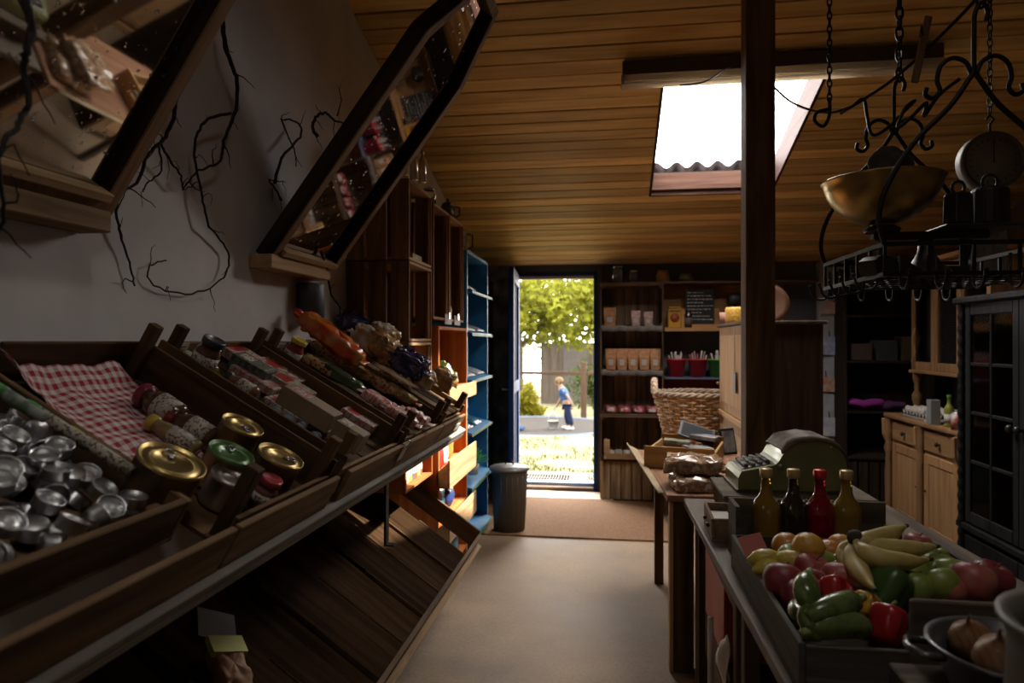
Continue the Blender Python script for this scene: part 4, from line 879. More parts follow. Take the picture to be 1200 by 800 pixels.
lev = [0, .355, .745, 1.13, 1.52, 1.905]
for k, lb in enumerate(('bottom dark crate of the wall stack, standing on the floor','second dark crate up in the wall stack, holding a small tray','middle dark crate of the wall stack with pink packs','fourth dark crate of the wall stack, with a row of paper bags','top dark crate of the wall stack under the glass jars')):
    wallcrate(lb, sx0, sx1, lev[k]+.001, lev[k+1]-.001)
o = solo('crate_plank_front', (lambda m_: [m_.box((sx0+k*.092,6.07,.015),(sx0+k*.092+.086,6.085,.345)) for k in range(6)][-1])(MB()), wood((.09,.055,.03),(.32,.23,.13),'Z'), 'slatted worn board front closing the bottom crate of the wall stack', 'board', bevel=.002)
KR = mat((.52,.25,.11), .7, var=.25, scale=30, name='kraft_paper')
def paperbag(label, loc, w=.085, h=.14, mt=KR, grp=None, sd=1):
    t = thing('paper_bag', label, 'bag', loc, group=grp)
    MB().add([(-w/2*.85,-.022,0),(w/2*.85,-.022,0),(w/2*.85,.022,0),(-w/2*.85,.022,0),(-w/2,-.026,h*.6),(w/2,-.026,h*.6),(w/2,.026,h*.6),(-w/2,.026,h*.6),(-w/2*1.05,-.004,h),(w/2*1.05,-.004,h),(w/2*1.05,.004,h),(-w/2*1.05,.004,h)],
       [(3,2,1,0),(0,1,5,4),(1,2,6,5),(2,3,7,6),(3,0,4,7),(4,5,9,8),(5,6,10,9),(6,7,11,10),(7,4,8,11),(8,9,10,11)]).build('bag', mt, t, bevel=.004)
    MB().box((-w*.22,-.0262,h*.22),(w*.22,-.0245,h*.5)).build('sticker', PAPER if sd else mat((.5,.2,.2),.6,name='pinksticker'), t); return t
for k, lb in enumerate(('leftmost','second from the left','middle','second from the right','rightmost')): paperbag('brown paper bag in the row of five on the wall crates, '+lb, (.0+k*.098, 6.20, 1.146), .095, .19)
paperbag('single brown paper bag at the left in the top wall crate', (-.01, 6.22, 1.536), .11, .17)
for k, (lb, c) in enumerate((('pale pink tissue pack in the top wall crate, left of two',(.52,.33,.30)),('pale pink tissue pack in the top wall crate, right of two',(.46,.27,.25)))): paperbag(lb, (.22+k*.11, 6.2, 1.536), .08, .14-.01*k, mat(c, .5, var=.3, scale=40, name='pink_film'))
for zz, lb in ((1.131,'frilled white paper edging under the row of five bags'),(1.521,'frilled white paper edging in the top wall crate')):
    solo('paper_edging', MB().sheet(40,2,lambda a,b_: Vector((sx0+.01+.53*a, 6.083-.006*math.sin(a*40)*b_, zz+.018-.05*b_+.004*math.sin(a*25)))), mat((.16,.14,.13),.7,name='edging'), lb, 'paper', solid=.001)
PK = mat((.50,.10,.12), .4, coat=.4, var=.6, scale=22, name='red_pink_film')
for k, lb in enumerate(('leftmost','second from the left','second from the right','rightmost')):
    t = thing('sweets_pack', 'red and white pack in the middle wall crate, %s of four' % lb, 'packet', (.0+k*.12, 6.18, .761))
    MB().blob((0,0,.035),(.055,.05,.035),.6,.012,25,k,20,10).build('bag', PK, t); MB().box((-.03,-.052,.02),(.03,-.048,.045)).build('label', W1, t)
t = thing('wooden_tray', 'small pale tray of odds and ends in the second wall crate', 'tray', (.05, 6.04, .372))
MB().box((-.09,0,0),(.28,.25,.01)).build('floor', LTW, t); MB().box((-.09,-.012,0),(.28,-.001,.05)).build('front_board', LTW, t, bevel=.002); MB().bar((-.085,.0,.0),(-.085,.0,.17),.012,.05,(1,0,0)).build('end_board', LTW, t)
MB().box((-.103,0,0),(-.091,.25,.15)).build('end_board', LTW, t)
for k in range(5): solo('sponge', MB().blob((0,0,.03),(.035,.04,.03),.6,.01,30,k,16,8), mat(((.5,.4,.3),(.35,.30,.26),(.5,.45,.42),(.3,.22,.15),(.45,.42,.4))[k],.7,name='odds%d'%k), ('small tan bundle at the left end of the little tray','grey bundle second in the little tray','pale bundle in the middle of the little tray','brown bundle fourth in the little tray','off-white bundle at the right end of the little tray')[k], 'bundle', (.0+k*.068, 6.12, .383))
# jars on top
top = thing('top_ledge', 'dark ledge along the back wall carrying glass jars', 'shelf', (0,0,0))
MB().box((sx0,6.12,1.908),(1.75,YB-.004,1.926)).build('ledge_board', bxsx, top, bevel=.002)
def clearjar(label, x, r, h, col=(.9,.93,.95), lid=None, body=None):
    t = thing('storage_jar', label, 'jar', (x, 6.24, 1.927))
    MB().lathe([(0,0),(r,0),(r,h*.75),(r*.8,h*.85),(r*.8,h),(r*.74,h),(r*.74,h*.85),(r*.93,h*.74),(r*.93,.006),(0,.006)], 20, cap=False).build('body', body or glass(col), t)
    MB().lathe([(0,h+.001),(r*.82,h+.001),(r*.82,h+.016),(0,h+.018)], 20, cap=False).build('lid', lid or STEEL, t); return t
clearjar('tall clear glass jar at the left end of the high ledge', .06, .05, .135); clearjar('smaller clear glass jar second on the high ledge', .20, .04, .095)
TANP = mat((.33,.19,.08),.7,name='straw'); clearjar('tan woven pot third on the high ledge', .46, .058, .09, body=TANP, lid=TANP); clearjar('low greenish tin fourth on the high ledge', .66, .06, .06, body=mat((.10,.11,.08),.6,name='olive_tin'), lid=mat((.10,.11,.08),.6,name='olive_tin'))
# tan wall boards and shelves with chalkboard
px0, px1 = .465, 1.17
wb = thing('wall_board', 'tan wooden panel behind the chalkboard on the back wall', 'panel', (px0, YB-.03, 0)); TAN = wood((.30,.15,.06),(.42,.23,.10)); MB().box((0,0,1.52),(1.05,.025,1.905)).build('panel', TAN, wb)
ws = thing('wall_shelf', 'tan wooden wall shelf holding the chalkboard and yellow tin', 'shelf', (px0, YB-.28, 1.50)); MB().box((0,0,0),(px1-px0,.245,.018)).build('board', TAN, ws, bevel=.002); MB().box((0,-.012,-.01),(px1-px0,0,.022)).build('front_strip', TAN, ws)
ws = thing('wall_shelf', 'grey-blue wall shelf carrying the red and green pots', 'shelf', (px0, YB-.28, 1.07)); MB().box((0,0,0),(px1-px0,.275,.016)).build('board', mat((.10,.12,.20),.6,name='grey_blue'), ws, bevel=.002); MB().box((0,.262,-.20),(px1-px0,.275,-.005)).build('red_back', mat((.22,.02,.02),.7,name='dark_red'), ws)
ws = thing('wall_shelf', 'low brown wall shelf with small compartments behind the basket', 'shelf', (px0, YB-.28, .70)); MB().box((0,0,0),(px1-px0,.275,.016)).build('board', bxsx, ws)
for k in range(4): MB().box((k*.22,0,.017),(k*.22+.014,.27,.16)).build('divider', CRWz, ws)
MB().box((0,.262,.017),(px1-px0,.275,.17)).build('back', CRW, ws)
cb = thing('chalkboard', 'small black chalkboard with lines of white handwriting', 'chalkboard', PY(820, 385, YB-.20)+Vector((0,0,.002)), R(-.10,'X'))
cb.location.z = 1.521
for (a,b_) in (((-.17,-.012,0),(.17,.012,.03)),((-.17,-.012,.03),(-.126,.012,.17)),((.126,-.012,.03),(.17,.012,.17))): MB().box(a,b_).build('holder', TAN, cb, bevel=.002)
m = MB().box((-.125,-.008,.03),(.125,.008,.34)); r_ = random.Random(2)
for row in range(9):
    x = -.105; zz = .315-row*.03
    while x < (.09 if row % 3 else .02):
        wd = r_.uniform(.008,.03); m.box((x,-.0092,zz-r_.uniform(.003,.007)),(x+wd,-.0082,zz+.001),mi=1); x += wd+.007
m.build('slate', [mat((.012,.012,.012),.8,name='slate'), mat((.45,.45,.43),.9,name='chalk')], cb)
t = thing('coffee_tin', 'yellow tin with a round brown emblem beside the chalkboard', 'tin', (.555, YB-.20, 1.519)); MB().box((-.058,-.05,0),(.058,.05,.17)).build('body', mat((.50,.27,.03),.35,name='yellow_tin'), t, bevel=.008); MB().box((-.05,-.045,.171),(.05,.045,.19)).build('lid', mat((.4,.2,.03),.35,name='tin_lid'), t, bevel=.004)
MB().lathe([(0,0),(.04,0),(.04,.002),(0,.002)],24,R(PI/2,'X')@T(0,.09,.051),cap=False).build('round_emblem', mat((.30,.06,.02),.5,name='emblem'), t); MB().box((-.05,-.0525,.14),(.05,-.0508,.155)).build('lettering_band', mat((.15,.05,.02),.5,name='band'), t)
t = thing('dark_jar', 'dark bottle with a pale label between the yellow tin and the chalkboard', 'jar', (.675, YB-.20, 1.519)); MB().lathe([(0,0),(.035,0),(.035,.12),(.02,.14),(.02,.16),(0,.16)],18,cap=False).build('body', mat((.03,.02,.015),.2,coat=.5,name='dark_glass'), t); MB().lathe([(.0355,.03),(.036,.03),(.036,.09),(.0355,.09)],18,cap=False).build('paper_label', mat((.12,.10,.07),.7,name='dim_label'), t)
t = thing('black_lamp', 'black rounded object standing high at the right end of the tan panel', 'lamp', (1.08, YB-.16, 1.519)); MB().lathe([(0,0),(.04,0),(.04,.01),(.01,.02),(.01,.2)],18,cap=False).build('stand', BLACK, t); MB().blob((0,0,.25),(.075,.06,.06),.8).build('shade', BLACK, t)
def potpens(label, x, c, seed):
    t = thing('pencil_pot', label, 'pot', (x, YB-.16, 1.087)); cm = mat(c,.35,coat=.4,name='bucket_paint')
    MB().lathe([(0,0),(.062,0),(.085,.145),(.09,.145),(.09,.158),(.08,.158),(.058,.008),(0,.008)],24,cap=False).build('bucket', cm, t)
    r_ = random.Random(seed)
    for k in range(9):
        a = r_.uniform(0,6.28); rr_ = r_.uniform(.0,.05); e = Vector((math.cos(a)*(rr_+.03), math.sin(a)*(rr_+.03), r_.uniform(.19,.235))); MB().tube([Vector((math.cos(a)*rr_*.6, math.sin(a)*rr_*.6, .02)), e], .006, 6).build('stick', mat(r_.choice([(.5,.45,.42),(.5,.08,.12),(.35,.3,.28),(.6,.55,.5)]),.5,name='stick'), t)
    return t
potpens('red pot of pale and pink sticks, left of the two red ones', .575, (.65,.012,.018), 1); potpens('red pot of sticks, right of the two red ones', .76, (.62,.012,.018), 2); potpens('lime green pot of sticks half hidden by the pale cupboard', .935, (.10,.48,.04), 3)
# wicker basket on a stool
bk = thing('wicker_basket', 'large brown wicker laundry basket with looped handles', 'basket', (.665, 5.50, .52))
WK = wood((.32,.16,.07),(.62,.38,.20),'X',2,name='wicker'); WKP = wood((.58,.42,.30),(.78,.62,.48),'X',2,name='pale_wicker')
def ringr(h): return .205+.12*h
m = MB(); m2 = MB(); NS = 30
for j in range(19):
    h = .02+j*.0235; rr_ = ringr(h/.46); pts = []
    for k in range(NS*4):
        a = 2*PI*k/(NS*4); w_ = .010*math.sin(a*NS/2*1+PI*(j % 2)); pts.append(((rr_+w_)*math.cos(a), (rr_*.85+w_)*math.sin(a), h))
    (m if j % 4 else m2).tube(pts, .0095, 5, closed=True)
m.build('weave', WK, bk); m2.build('pale_weave', WKP, bk)
m = MB()
for k in range(NS): a = 2*PI*(k+.5)/NS; m.tube([(ringr(0)*math.cos(a), ringr(0)*.85*math.sin(a), 0), (ringr(1)*math.cos(a), ringr(1)*.85*math.sin(a), .47)], .006, 5)
m.build('stakes', WK, bk)
MB().lathe([(0,0),(.23,0),(.23,.012),(0,.012)],30,Matrix.Diagonal((1,.85,1,1)),cap=False).build('base', WK, bk)
m = MB()
for q in range(3):
    pts = [((ringr(1)+.012*math.cos(12*a+q*2.09))*math.cos(a), (ringr(1)*.85+.012*math.cos(12*a+q*2.09))*math.sin(a), .475+.012*math.sin(12*a+q*2.09)) for a in [2*PI*k/150 for k in range(150)]]; m.tube(pts, .011, 5, closed=True)
m.build('braided_rim', WKP, bk)
for sgn in (-1, 1):
    m = MB()
    for q in range(2):
        pts = []
        for k in range(25):
            a = PI*k/24; y = .09*math.cos(a); z = .47+.11*math.sin(a); pts.append((sgn*(.325+.012*math.cos(8*a+q*PI)), y, z+.008*math.sin(8*a+q*PI)))
        m.tube(pts, .013, 6)
    m.build('handle', WKP if sgn < 0 else WK, bk)
st = thing('low_stool', 'dark wooden stool under the wicker basket', 'stool', (.665, 5.5, 0)); MB().box((-.25,-.2,.48),(.25,.2,.518)).build('seat', DKW, st, bevel=.003)
for sx_ in (-.22,.18):
    for sy_ in (-.18,.14): MB().box((sx_,sy_,0),(sx_+.04,sy_+.04,.479)).build('leg', DKWz, st)

# ---- tall pale cupboard
CX0, CX1, CY0, CY1, CH = .78, 1.225, 4.2, 5.12, 1.50
cu = thing('tall_cupboard', 'tall cupboard with pale wood doors and a dark brown side', 'cupboard', (CX0, CY0, 0)); D = CX1-CX0; W = CY1-CY0
MB().box((.02,0,.0),(D,.02,CH)).build('side_panel', wood((.03,.018,.012),(.07,.045,.03),'Z'), cu); MB().box((.02,W-.02,0),(D,W,CH)).build('side_panel', DKWz, cu); MB().box((.02,.021,0),(D,W-.021,CH-.001)).build('carcass', DKWz, cu)
PALE = wood((.33,.19,.09),(.46,.29,.15),'Z',.6); PALEy = wood((.33,.19,.09),(.46,.29,.15),'Y',.6)
for y0_, y1_ in ((.0, W),):
    d_ = MB().box((0,y0_,.92),(.018,y1_,CH)).build('door', PALE, cu, bevel=.002); MB().box((-.006,y0_+.06,.98),(-.0005,y1_-.06,CH-.06)).build('door_panel', PALE, d_, bevel=.003); MB().blob((-.014,(y1_-.03 if y0_ < .1 else y0_+.03),1.1),(.012,.012,.012)).build('knob', PALE, d_)
    d_ = MB().box((0,y0_,.06),(.018,y1_,.875)).build('door', PALE, cu, bevel=.002); MB().box((-.006,y0_+.06,.12),(-.0005,y1_-.06,.815)).build('door_panel', PALE, d_, bevel=.003)
MB().box((-.012,0,.88),(.018,W,.915)).build('middle_rail', PALEy, cu, bevel=.003); MB().box((-.02,-.02,CH+.001),(D+.02,W+.01,CH+.022)).build('cornice', wood((.05,.03,.02),(.10,.065,.04),'Y'), cu, bevel=.004)
t = thing('hanging_tag', 'small grey slate tag hanging by a string on the pale cupboard', 'tag', (CX0-.018, 4.40, 1.08)); MB().box((-.004,-.04,0),(.004,.04,.13)).build('slate', mat((.05,.055,.06),.6,name='slate2'), t, bevel=.003); MB().tube([(0,-.02,.13),(0,0,.42),(0,.02,.13)],.0015,5).build('string', mat((.3,.25,.2),.8,name='string'), t)
zt = CH+.023
t = thing('small_cup', 'small pinkish clay cup standing on the pale cupboard', 'cup', (.812,5.07,zt)); MB().lathe([(0,0),(.032,0),(.042,.085),(.037,.085),(.03,.008),(0,.008)],20,cap=False).build('body', mat((.42,.20,.14),.7,name='clay'), t)
t = thing('yellow_pot', 'yellow and orange woven pot glowing on top of the cupboard', 'pot', (.85,4.93,zt)); MB().lathe([(0,0),(.055,0),(.062,.02),(.062,.10),(.055,.115),(.048,.115),(.05,.02),(0,.01)],24,cap=False).build('body', mat((.60,.33,.05),.6,bump=.5,scale=60,name='yellow_woven'), t)
t = thing('copper_plate', 'brown round plate leaning upright on the dark end of the cupboard', 'plate', (1.08,4.9,zt), R(-.15,'X')); MB().lathe([(0,0),(.10,.0),(.135,.012),(.135,.016),(.10,.006),(0,.006)],36,R(PI/2,'X')@T(0,.137,0),cap=False).build('dish', mat((.09,.04,.018),.5,.2,name='copper_brown'), t)

# ---- white pillar with hanging cards, dark shelf
wpx0, wpx1 = PY(960,430,6.30).x, PY(986,430,6.30).x
struct('white_pillar', MB().box((wpx0,6.28,0),(wpx1+.03,YB-.001,2.1)), mat((.36,.36,.37),.8,name='white_paint'))
cc = [(972,360,.12,'pale blue and orange card at the top of the white post',(.25,.38,.5),(.6,.3,.15)),(972,405,.16,'white and blue card second on the white post',(.5,.5,.55),(.25,.3,.5)),(968,450,.13,'red-printed card third on the white post',(.5,.08,.05),(.45,.35,.25)),(972,500,.16,'lilac card lowest on the white post',(.36,.34,.5),(.5,.5,.55))]
for (u,v,h,lb,c1,c2) in cc:
    p = PY(u,v,6.262); t = thing('greeting_card', lb, 'card', p); MB().box((-.07,-.004,-h/2),(.07,.004,h/2)).build('card', pattern(c1,c2,'noise',14,.5,(.5,.48,.45)), t, bevel=.001); MB().tube([(0,.0,h/2),(0,.012,h/2+.05)],.004,6).build('clip', IRON, t)
dx0, dx1 = PY(988,430,6.05).x, 2.62
ds = thing('dark_shelf', 'tall dark open bookcase in the far corner', 'shelf', (dx0,6.03,0)); D = .33; W = dx1-dx0; DKX = wood((.018,.011,.008),(.045,.028,.02),'X'); DKZ = wood((.018,.011,.008),(.045,.028,.02),'Z')
MB().box((0,0,0),(.025,D,2.0)).build('side_panel', DKZ, ds); MB().box((W-.025,0,0),(W,D,2.0)).build('side_panel', DKZ, ds); MB().box((.026,D-.015,0),(W-.026,D,2.0)).build('back_panel', DKZ, ds)
for zz in (.05,.42,.80,1.22,1.6,1.97): MB().box((.026,0,zz),(W-.026,D-.016,zz+.022)).build('shelf_board', DKX, ds, bevel=.002)
m = MB()
for k in range(7): m.box((.03+k*.085,-.012,.08),(.10+k*.085,-.001,.40))
m.build('slatted_front', DKZ, ds)
solo('purple_cloth', MB().blob((0,0,.055),(.15,.09,.04),.8,.03,14,3,26,12), mat((.32,.03,.30),.8,name='purple'), 'crumpled bright purple cloth on the dark bookcase', 'cloth', PY(1012,485,6.13)*1.0 if False else Vector((PY(1012,485,6.13).x, 6.13, .823)))
solo('dark_cloth', MB().blob((0,0,.045),(.12,.08,.03),.8,.03,14,6,26,12), mat((.10,.03,.10),.8,name='plum'), 'darker plum cloth beside the purple one on the dark bookcase', 'cloth', (PY(1040,485,6.13).x, 6.13, .823))
for k in range(3): solo('stored_box', MB().box((0,0,0),(.16,.18,.14+.03*k)), mat(((.08,.05,.04),(.05,.05,.06),(.09,.06,.03))[k],.7,name='boxy'), ('brown box on the upper board of the dark bookcase','grey box in the middle of the dark bookcase upper board','tan-brown box at the right of the dark bookcase upper board')[k], 'box', (dx0+.08+k*.2, 6.08, 1.2425), bevel=.004)

# ---- pine hutch
HXf, HYa, HYb = 2.09, 4.42, 5.55
hu = thing('pine_hutch', 'carved pine hutch with glazed top cupboard and two drawers', 'cupboard', (HXf, HYa, 0)); W = HYb-HYa; D = .50; PX_ = wood((.26,.135,.06),(.40,.23,.11),'X',rough=.5)
MB().box((.012,.0,.07),(D,W,.82)).build('carcass', PINE, hu, bevel=.003); MB().box((-.03,-.03,.825),(D,W+.03,.858)).build('worktop', PINEy, hu, bevel=.008); MB().box((-.01,-.015,.0),(D,W+.015,.069)).build('plinth', PINEy, hu, bevel=.006)
for k in range(2):
    y0_ = .075+k*(W/2-.04); y1_ = y0_+W/2-.11
    d_ = MB().box((-.004,y0_,.67),(.0115,y1_,.805)).build('drawer', PINEy, hu, bevel=.004); MB().lathe([(.006,0),(.007,.012),(.016,.018),(.013,.028),(0,.03)],14,T(-.004,(y0_+y1_)/2,.737)@R(-PI/2,'Y')).build('knob', BLACK, d_)
    d_ = MB().box((-.004,y0_,.11),(.0115,y0_+.06,.645)).box((-.004,y1_-.06,.11),(.0115,y1_,.645)).box((-.004,y0_+.061,.11),(.0115,y1_-.061,.17)).box((-.004,y0_+.061,.585),(.0115,y1_-.061,.645)).build('door', PINE, hu, bevel=.003); MB().box((.002,y0_+.062,.172),(.011,y1_-.062,.583)).build('door_panel', PINE, d_, bevel=.002)
    MB().lathe([(.004,0),(.008,.01),(0,.02)],10,T(-.004,y1_-.03 if k == 0 else y0_+.03,.40)@R(-PI/2,'Y')).build('key', BLACK, d_)
for yy in (.03, W/2, W-.03):
    MB().lathe([(.024,.07),(.03,.09),(.018,.12),(.03,.16),(.022,.20),(.026,.4),(.020,.56),(.032,.60),(.02,.64),(.03,.68),(.034,.74),(.026,.8),(.034,.823)],18,T(-.012,yy,0)).build('carved_column', PINE, hu)
    MB().prism([(-.012,.60),(-.05,.70),(-.055,.82),(.0,.82),(.0,.60)],yy-.02,yy+.02).build('scroll_bracket', PINE, hu, bevel=.004)
up = .17
MB().box((D-.02,.02,.859),(D,W-.02,1.95)).build('upper_back', PINE, hu); MB().box((up,.02,1.19),(D-.021,.04,1.95)).build('upper_side', PINE, hu); MB().box((up,W-.04,1.19),(D-.021,W-.02,1.95)).build('upper_side', PINE, hu)
for zz in (1.19,1.44,1.69,1.93): MB().box((up+.02,.041,zz),(D-.021,W-.041,zz+.018)).build('upper_shelf', PINEy, hu)
for k in range(3):
    y0_ = .02+k*(W-.04)/3; y1_ = y0_+(W-.04)/3-.006
    d_ = MB().box((up-.02,y0_,1.19),(up-.001,y0_+.045,1.95)).box((up-.02,y1_-.045,1.19),(up-.001,y1_,1.95)).box((up-.02,y0_+.046,1.19),(up-.001,y1_-.046,1.25)).box((up-.02,y0_+.046,1.89),(up-.001,y1_-.046,1.95)).build('glazed_door', PINE, hu, bevel=.003)
    MB().box((up-.012,y0_+.046,1.251),(up-.008,y1_-.046,1.889)).build('glass', thinglass(.10), d_)
MB().box((up-.05,-.01,1.951),(D,W+.01,1.99)).build('cornice', PINEy, hu, bevel=.01); MB().box((up-.03,.0,1.165),(D-.021,W,1.189)).build('lower_moulding', PINEy, hu, bevel=.005)
for yy in (.05, W-.05):
    MB().lathe([(.03,.859),(.03,.88),(.015,.90),(.032,.96),(.034,1.0),(.014,1.04),(.02,1.06),(.014,1.08),(.028,1.11),(.03,1.164)],20,T(up+.01,yy,0)).build('turned_column', PINE, hu)
    MB().prism([(up-.02,1.19),(up-.045,1.25),(up-.02,1.33),(up-.04,1.42),(up-.02,1.5)],yy-.05,yy-.03).build('side_scroll', PINE, hu)
for k in range(6):
    t = thing('crockery_stack', 'stack of pale crockery behind the hutch glass, %s' % ('lower shelf nearest','lower shelf middle','lower shelf far end','upper shelf nearest','upper shelf middle','upper shelf far end')[k], 'crockery', (HXf+.33, HYa+.22+(k%3)*.34, (1.459,1.709)[k//3]))
    MB().lathe([(0,0),(.03,0),(.055,.03),(.058,.06),(.04,.08),(.058,.09),(.05,.14),(0,.15)],18,cap=False).build('bowls', mat((.4,.4,.42),.4,name='china'), t)
eg = thing('egg_tray', 'grey cardboard egg tray full of white eggs on the hutch', 'tray', (HXf+.02, HYa+.55, .859)); EG = mat((.30,.29,.28),.9,name='pulp')
m = MB().sheet(36,60,lambda a,b_: Vector((.01+.24*a, .40*b_, .03+.016*math.cos(a*2*PI*5)*math.cos(b_*2*PI*8))))
m.build('pulp_tray', EG, eg, solid=.003); MB().box((.01,0,.001),(.25,.40,.012)).build('tray_foot', EG, eg)
e0 = thing('egg', 'white hen egg sitting in the cardboard tray on the hutch', 'egg', group='white eggs in the tray on the hutch'); MB().blob((0,0,0),(.019,.019,.025),nu=14,nv=10).build('shell', mat((.55,.50,.45),.5,name='eggshell'), e0); fe = True
for i in range(5):
    for j in range(8):
        if rnd.random() < .15: continue
        loc = Vector((HXf+.02+.034+i*.048, HYa+.55+.025+j*.05, .859+.052))
        if fe: e0.location = loc; fe = False
        else: dup(e0, loc)
def bottle(nm, label, loc, r, h, mt, capm, neck=.42, M_=None, inner=None, labm=None, cat='bottle'):
    t = thing(nm, label, cat, loc)
    if M_ is not None: setm(t, M_)
    MB().lathe([(0,0),(r*.92,0),(r,.006),(r*.97,h*.30),(r*1.0,h*.50),(r*.96,h*.57),(r*.78,h*.64),(r*.52,h*.69),(r*.40,h*.75),(r*.34,h*.93),(r*.42,h*.935),(r*.42,h*.95),(0,h*.95)],28,cap=False).build('body', mt, t)
    MB().lathe([(r*.44,h*.90),(r*.46,h*.905),(r*.46,h*.99),(r*.40,h),(0,h)],20,cap=False).build('cap', capm, t)
    if labm: MB().lathe([(r*1.01,h*.12),(r*1.015,h*.12),(r*1.015,h*.40),(r*1.01,h*.40)],28,cap=False).build('paper_label', labm, t)
    return t
bottle('oil_bottle', 'dark green bottle on the hutch worktop', (HXf+.10,HYa+.22,.859), .032, .27, mat((.04,.07,.02),.15,coat=.6,name='green_glass'), BLACK, labm=LABC)
bottle('oil_bottle', 'yellow-green bottle in front of the dark green one', (HXf+.04,HYa+.28,.859), .028, .2, mat((.25,.26,.05),.2,coat=.5,name='lime_glass'), mat((.1,.3,.05),.4,name='gcap'), labm=PAPER)
solo('white_carton', MB().box((-.03,-.03,0),(.03,.03,.16)), mat((.25,.25,.25),.5,name='white_card'), 'narrow white carton standing beside the green bottles on the hutch', 'carton', (HXf+.0,HYa+.40,.859), bevel=.002)
t = thing('food_tin', 'red and white tin at the near end of the hutch worktop', 'tin', (HXf+.02,HYa+.12,.859)); MB().lathe([(0,0),(.04,0),(.04,.10),(0,.10)],22,cap=False).build('body', pattern((.35,.04,.04),(.5,.45,.4),'noise',18,.4), t); MB().lathe([(.041,.1),(.041,.106),(0,.104)],22,cap=False).build('lid', STEEL, t)
solo('magazine', MB().box((-.09,-.07,0),(.09,.07,.012)), pattern((.12,.25,.45),(.5,.45,.35),'noise',14,.4), 'blue-covered leaflet pile between the egg tray and white carton', 'leaflet', (HXf+.09,HYa+.47,.859), bevel=.001)

# ---- black glazed cabinet
KX, KYa, KYb, KH = 1.90, 2.98, 4.07, 1.60
kc = thing('black_cabinet', 'black painted display cabinet with small-paned glass doors', 'cabinet', (KX, KYa, 0)); W = KYb-KYa; D = .42
MB().box((.02,0,0),(D,W,.40)).build('base', BLKW, kc, bevel=.003); MB().box((.02,0,.40),(D,.022,KH)).build('side_panel', BLKW, kc); MB().box((.02,W-.022,.40),(D,W,KH)).build('side_panel', BLKW, kc); MB().box((D-.015,.023,.40),(D,W-.023,KH)).build('back_panel', BLKW, kc)
MB().box((-.03,-.03,KH+.001),(D,W+.03,KH+.04)).build('cornice', BLKW, kc, bevel=.01); MB().box((-.015,-.02,.385),(.02,W+.02,.42)).build('waist_moulding', BLKW, kc, bevel=.006)
for zz in (.42,.72,1.0,1.29): MB().box((.04,.023,zz),(D-.016,W-.023,zz+.016)).build('shelf_board', BLKW, kc)
for k in range(2):
    y0_ = .05+k*(W-.1)/2; y1_ = y0_+(W-.1)/2-.004; m = MB()
    m.box((0,y0_,.43),(.02,y0_+.05,KH)).box((0,y1_-.05,.43),(.02,y1_,KH)).box((0,y0_+.051,.43),(.02,y1_-.051,.49)).box((0,y0_+.051,KH-.06),(.02,y1_-.051,KH))
    ym = (y0_+y1_)/2; m.box((.002,ym-.009,.491),(.018,ym+.009,KH-.061))
    for zz in (.76,1.02,1.28): m.box((.002,y0_+.051,zz-.009),(.018,ym-.010,zz+.009)).box((.002,ym+.010,zz-.009),(.018,y1_-.051,zz+.009))
    d_ = m.build('glazed_door', BLKW, kc, bevel=.003); MB().box((.009,y0_+.051,.491),(.012,y1_-.051,KH-.061)).build('glass', thinglass(.12), d_)
    MB().lathe([(.01,0),(.008,.012),(.02,.022),(.016,.036),(0,.04)],14,T(0,y1_-.03 if k == 0 else y0_+.03,.985)@R(-PI/2,'Y')).build('knob', mat((.05,.045,.04),.3,.6,name='knob'), d_)
    dr = MB().box((-.004,y0_,.08),(.019,y1_,.36)).build('drawer', BLKW, kc, bevel=.004); MB().lathe([(.01,0),(.008,.012),(.02,.022),(.016,.036),(0,.04)],14,T(-.004,y1_-.12,.26)@R(-PI/2,'Y')).build('knob', mat((.05,.045,.04),.3,.6,name='knob'), dr)
prof = [(.02,.0)]; zz = .0
while zz < 1.56:
    prof += [(.016,zz+.01),(.021,zz+.03),(.021,zz+.045),(.016,zz+.06)]; zz += .065
for yy in (.022, W-.022): MB().lathe(prof+[(.02,1.599)],14,T(-.002,yy,0)).build('turned_column', BLKW, kc)
for (lb, loc, c, sz) in (('pink and white cloth bundle on the second shelf of the black cabinet',(.2,.8,.7365+.0),(.30,.12,.16),(.10,.16,.05)),('red box on the third shelf of the black cabinet',(.2,.75,1.017),(.25,.05,.04),(.08,.12,.06)),('grey-green bundle on the lowest shelf of the black cabinet',(.2,.7,.437),(.12,.14,.12),(.10,.14,.06)),('brown bundle on the top shelf of the black cabinet',(.2,.8,1.307),(.22,.12,.08),(.08,.14,.07)),('white crockery pile on the third shelf of the black cabinet',(.2,.3,1.017),(.35,.35,.36),(.08,.1,.06))):
    solo('cabinet_bundle', MB().blob((0,0,sz[2]),sz,.7,.02,15,len(lb),20,10), mat(c,.7,var=.4,scale=20,name='bundle'), lb, 'bundle', (KX+loc[0],KYa+loc[1],loc[2]))
solo('storage_basket', MB().lathe([(0,0),(.14,0),(.17,.12),(.18,.12),(.18,.13),(.16,.13),(.13,.01),(0,.01)],28,cap=False), mat((.06,.05,.04),.8,name='dark_basket'), 'dark round pan standing on top of the black cabinet', 'pan', (KX+.22,KYa+.5,KH+.041))

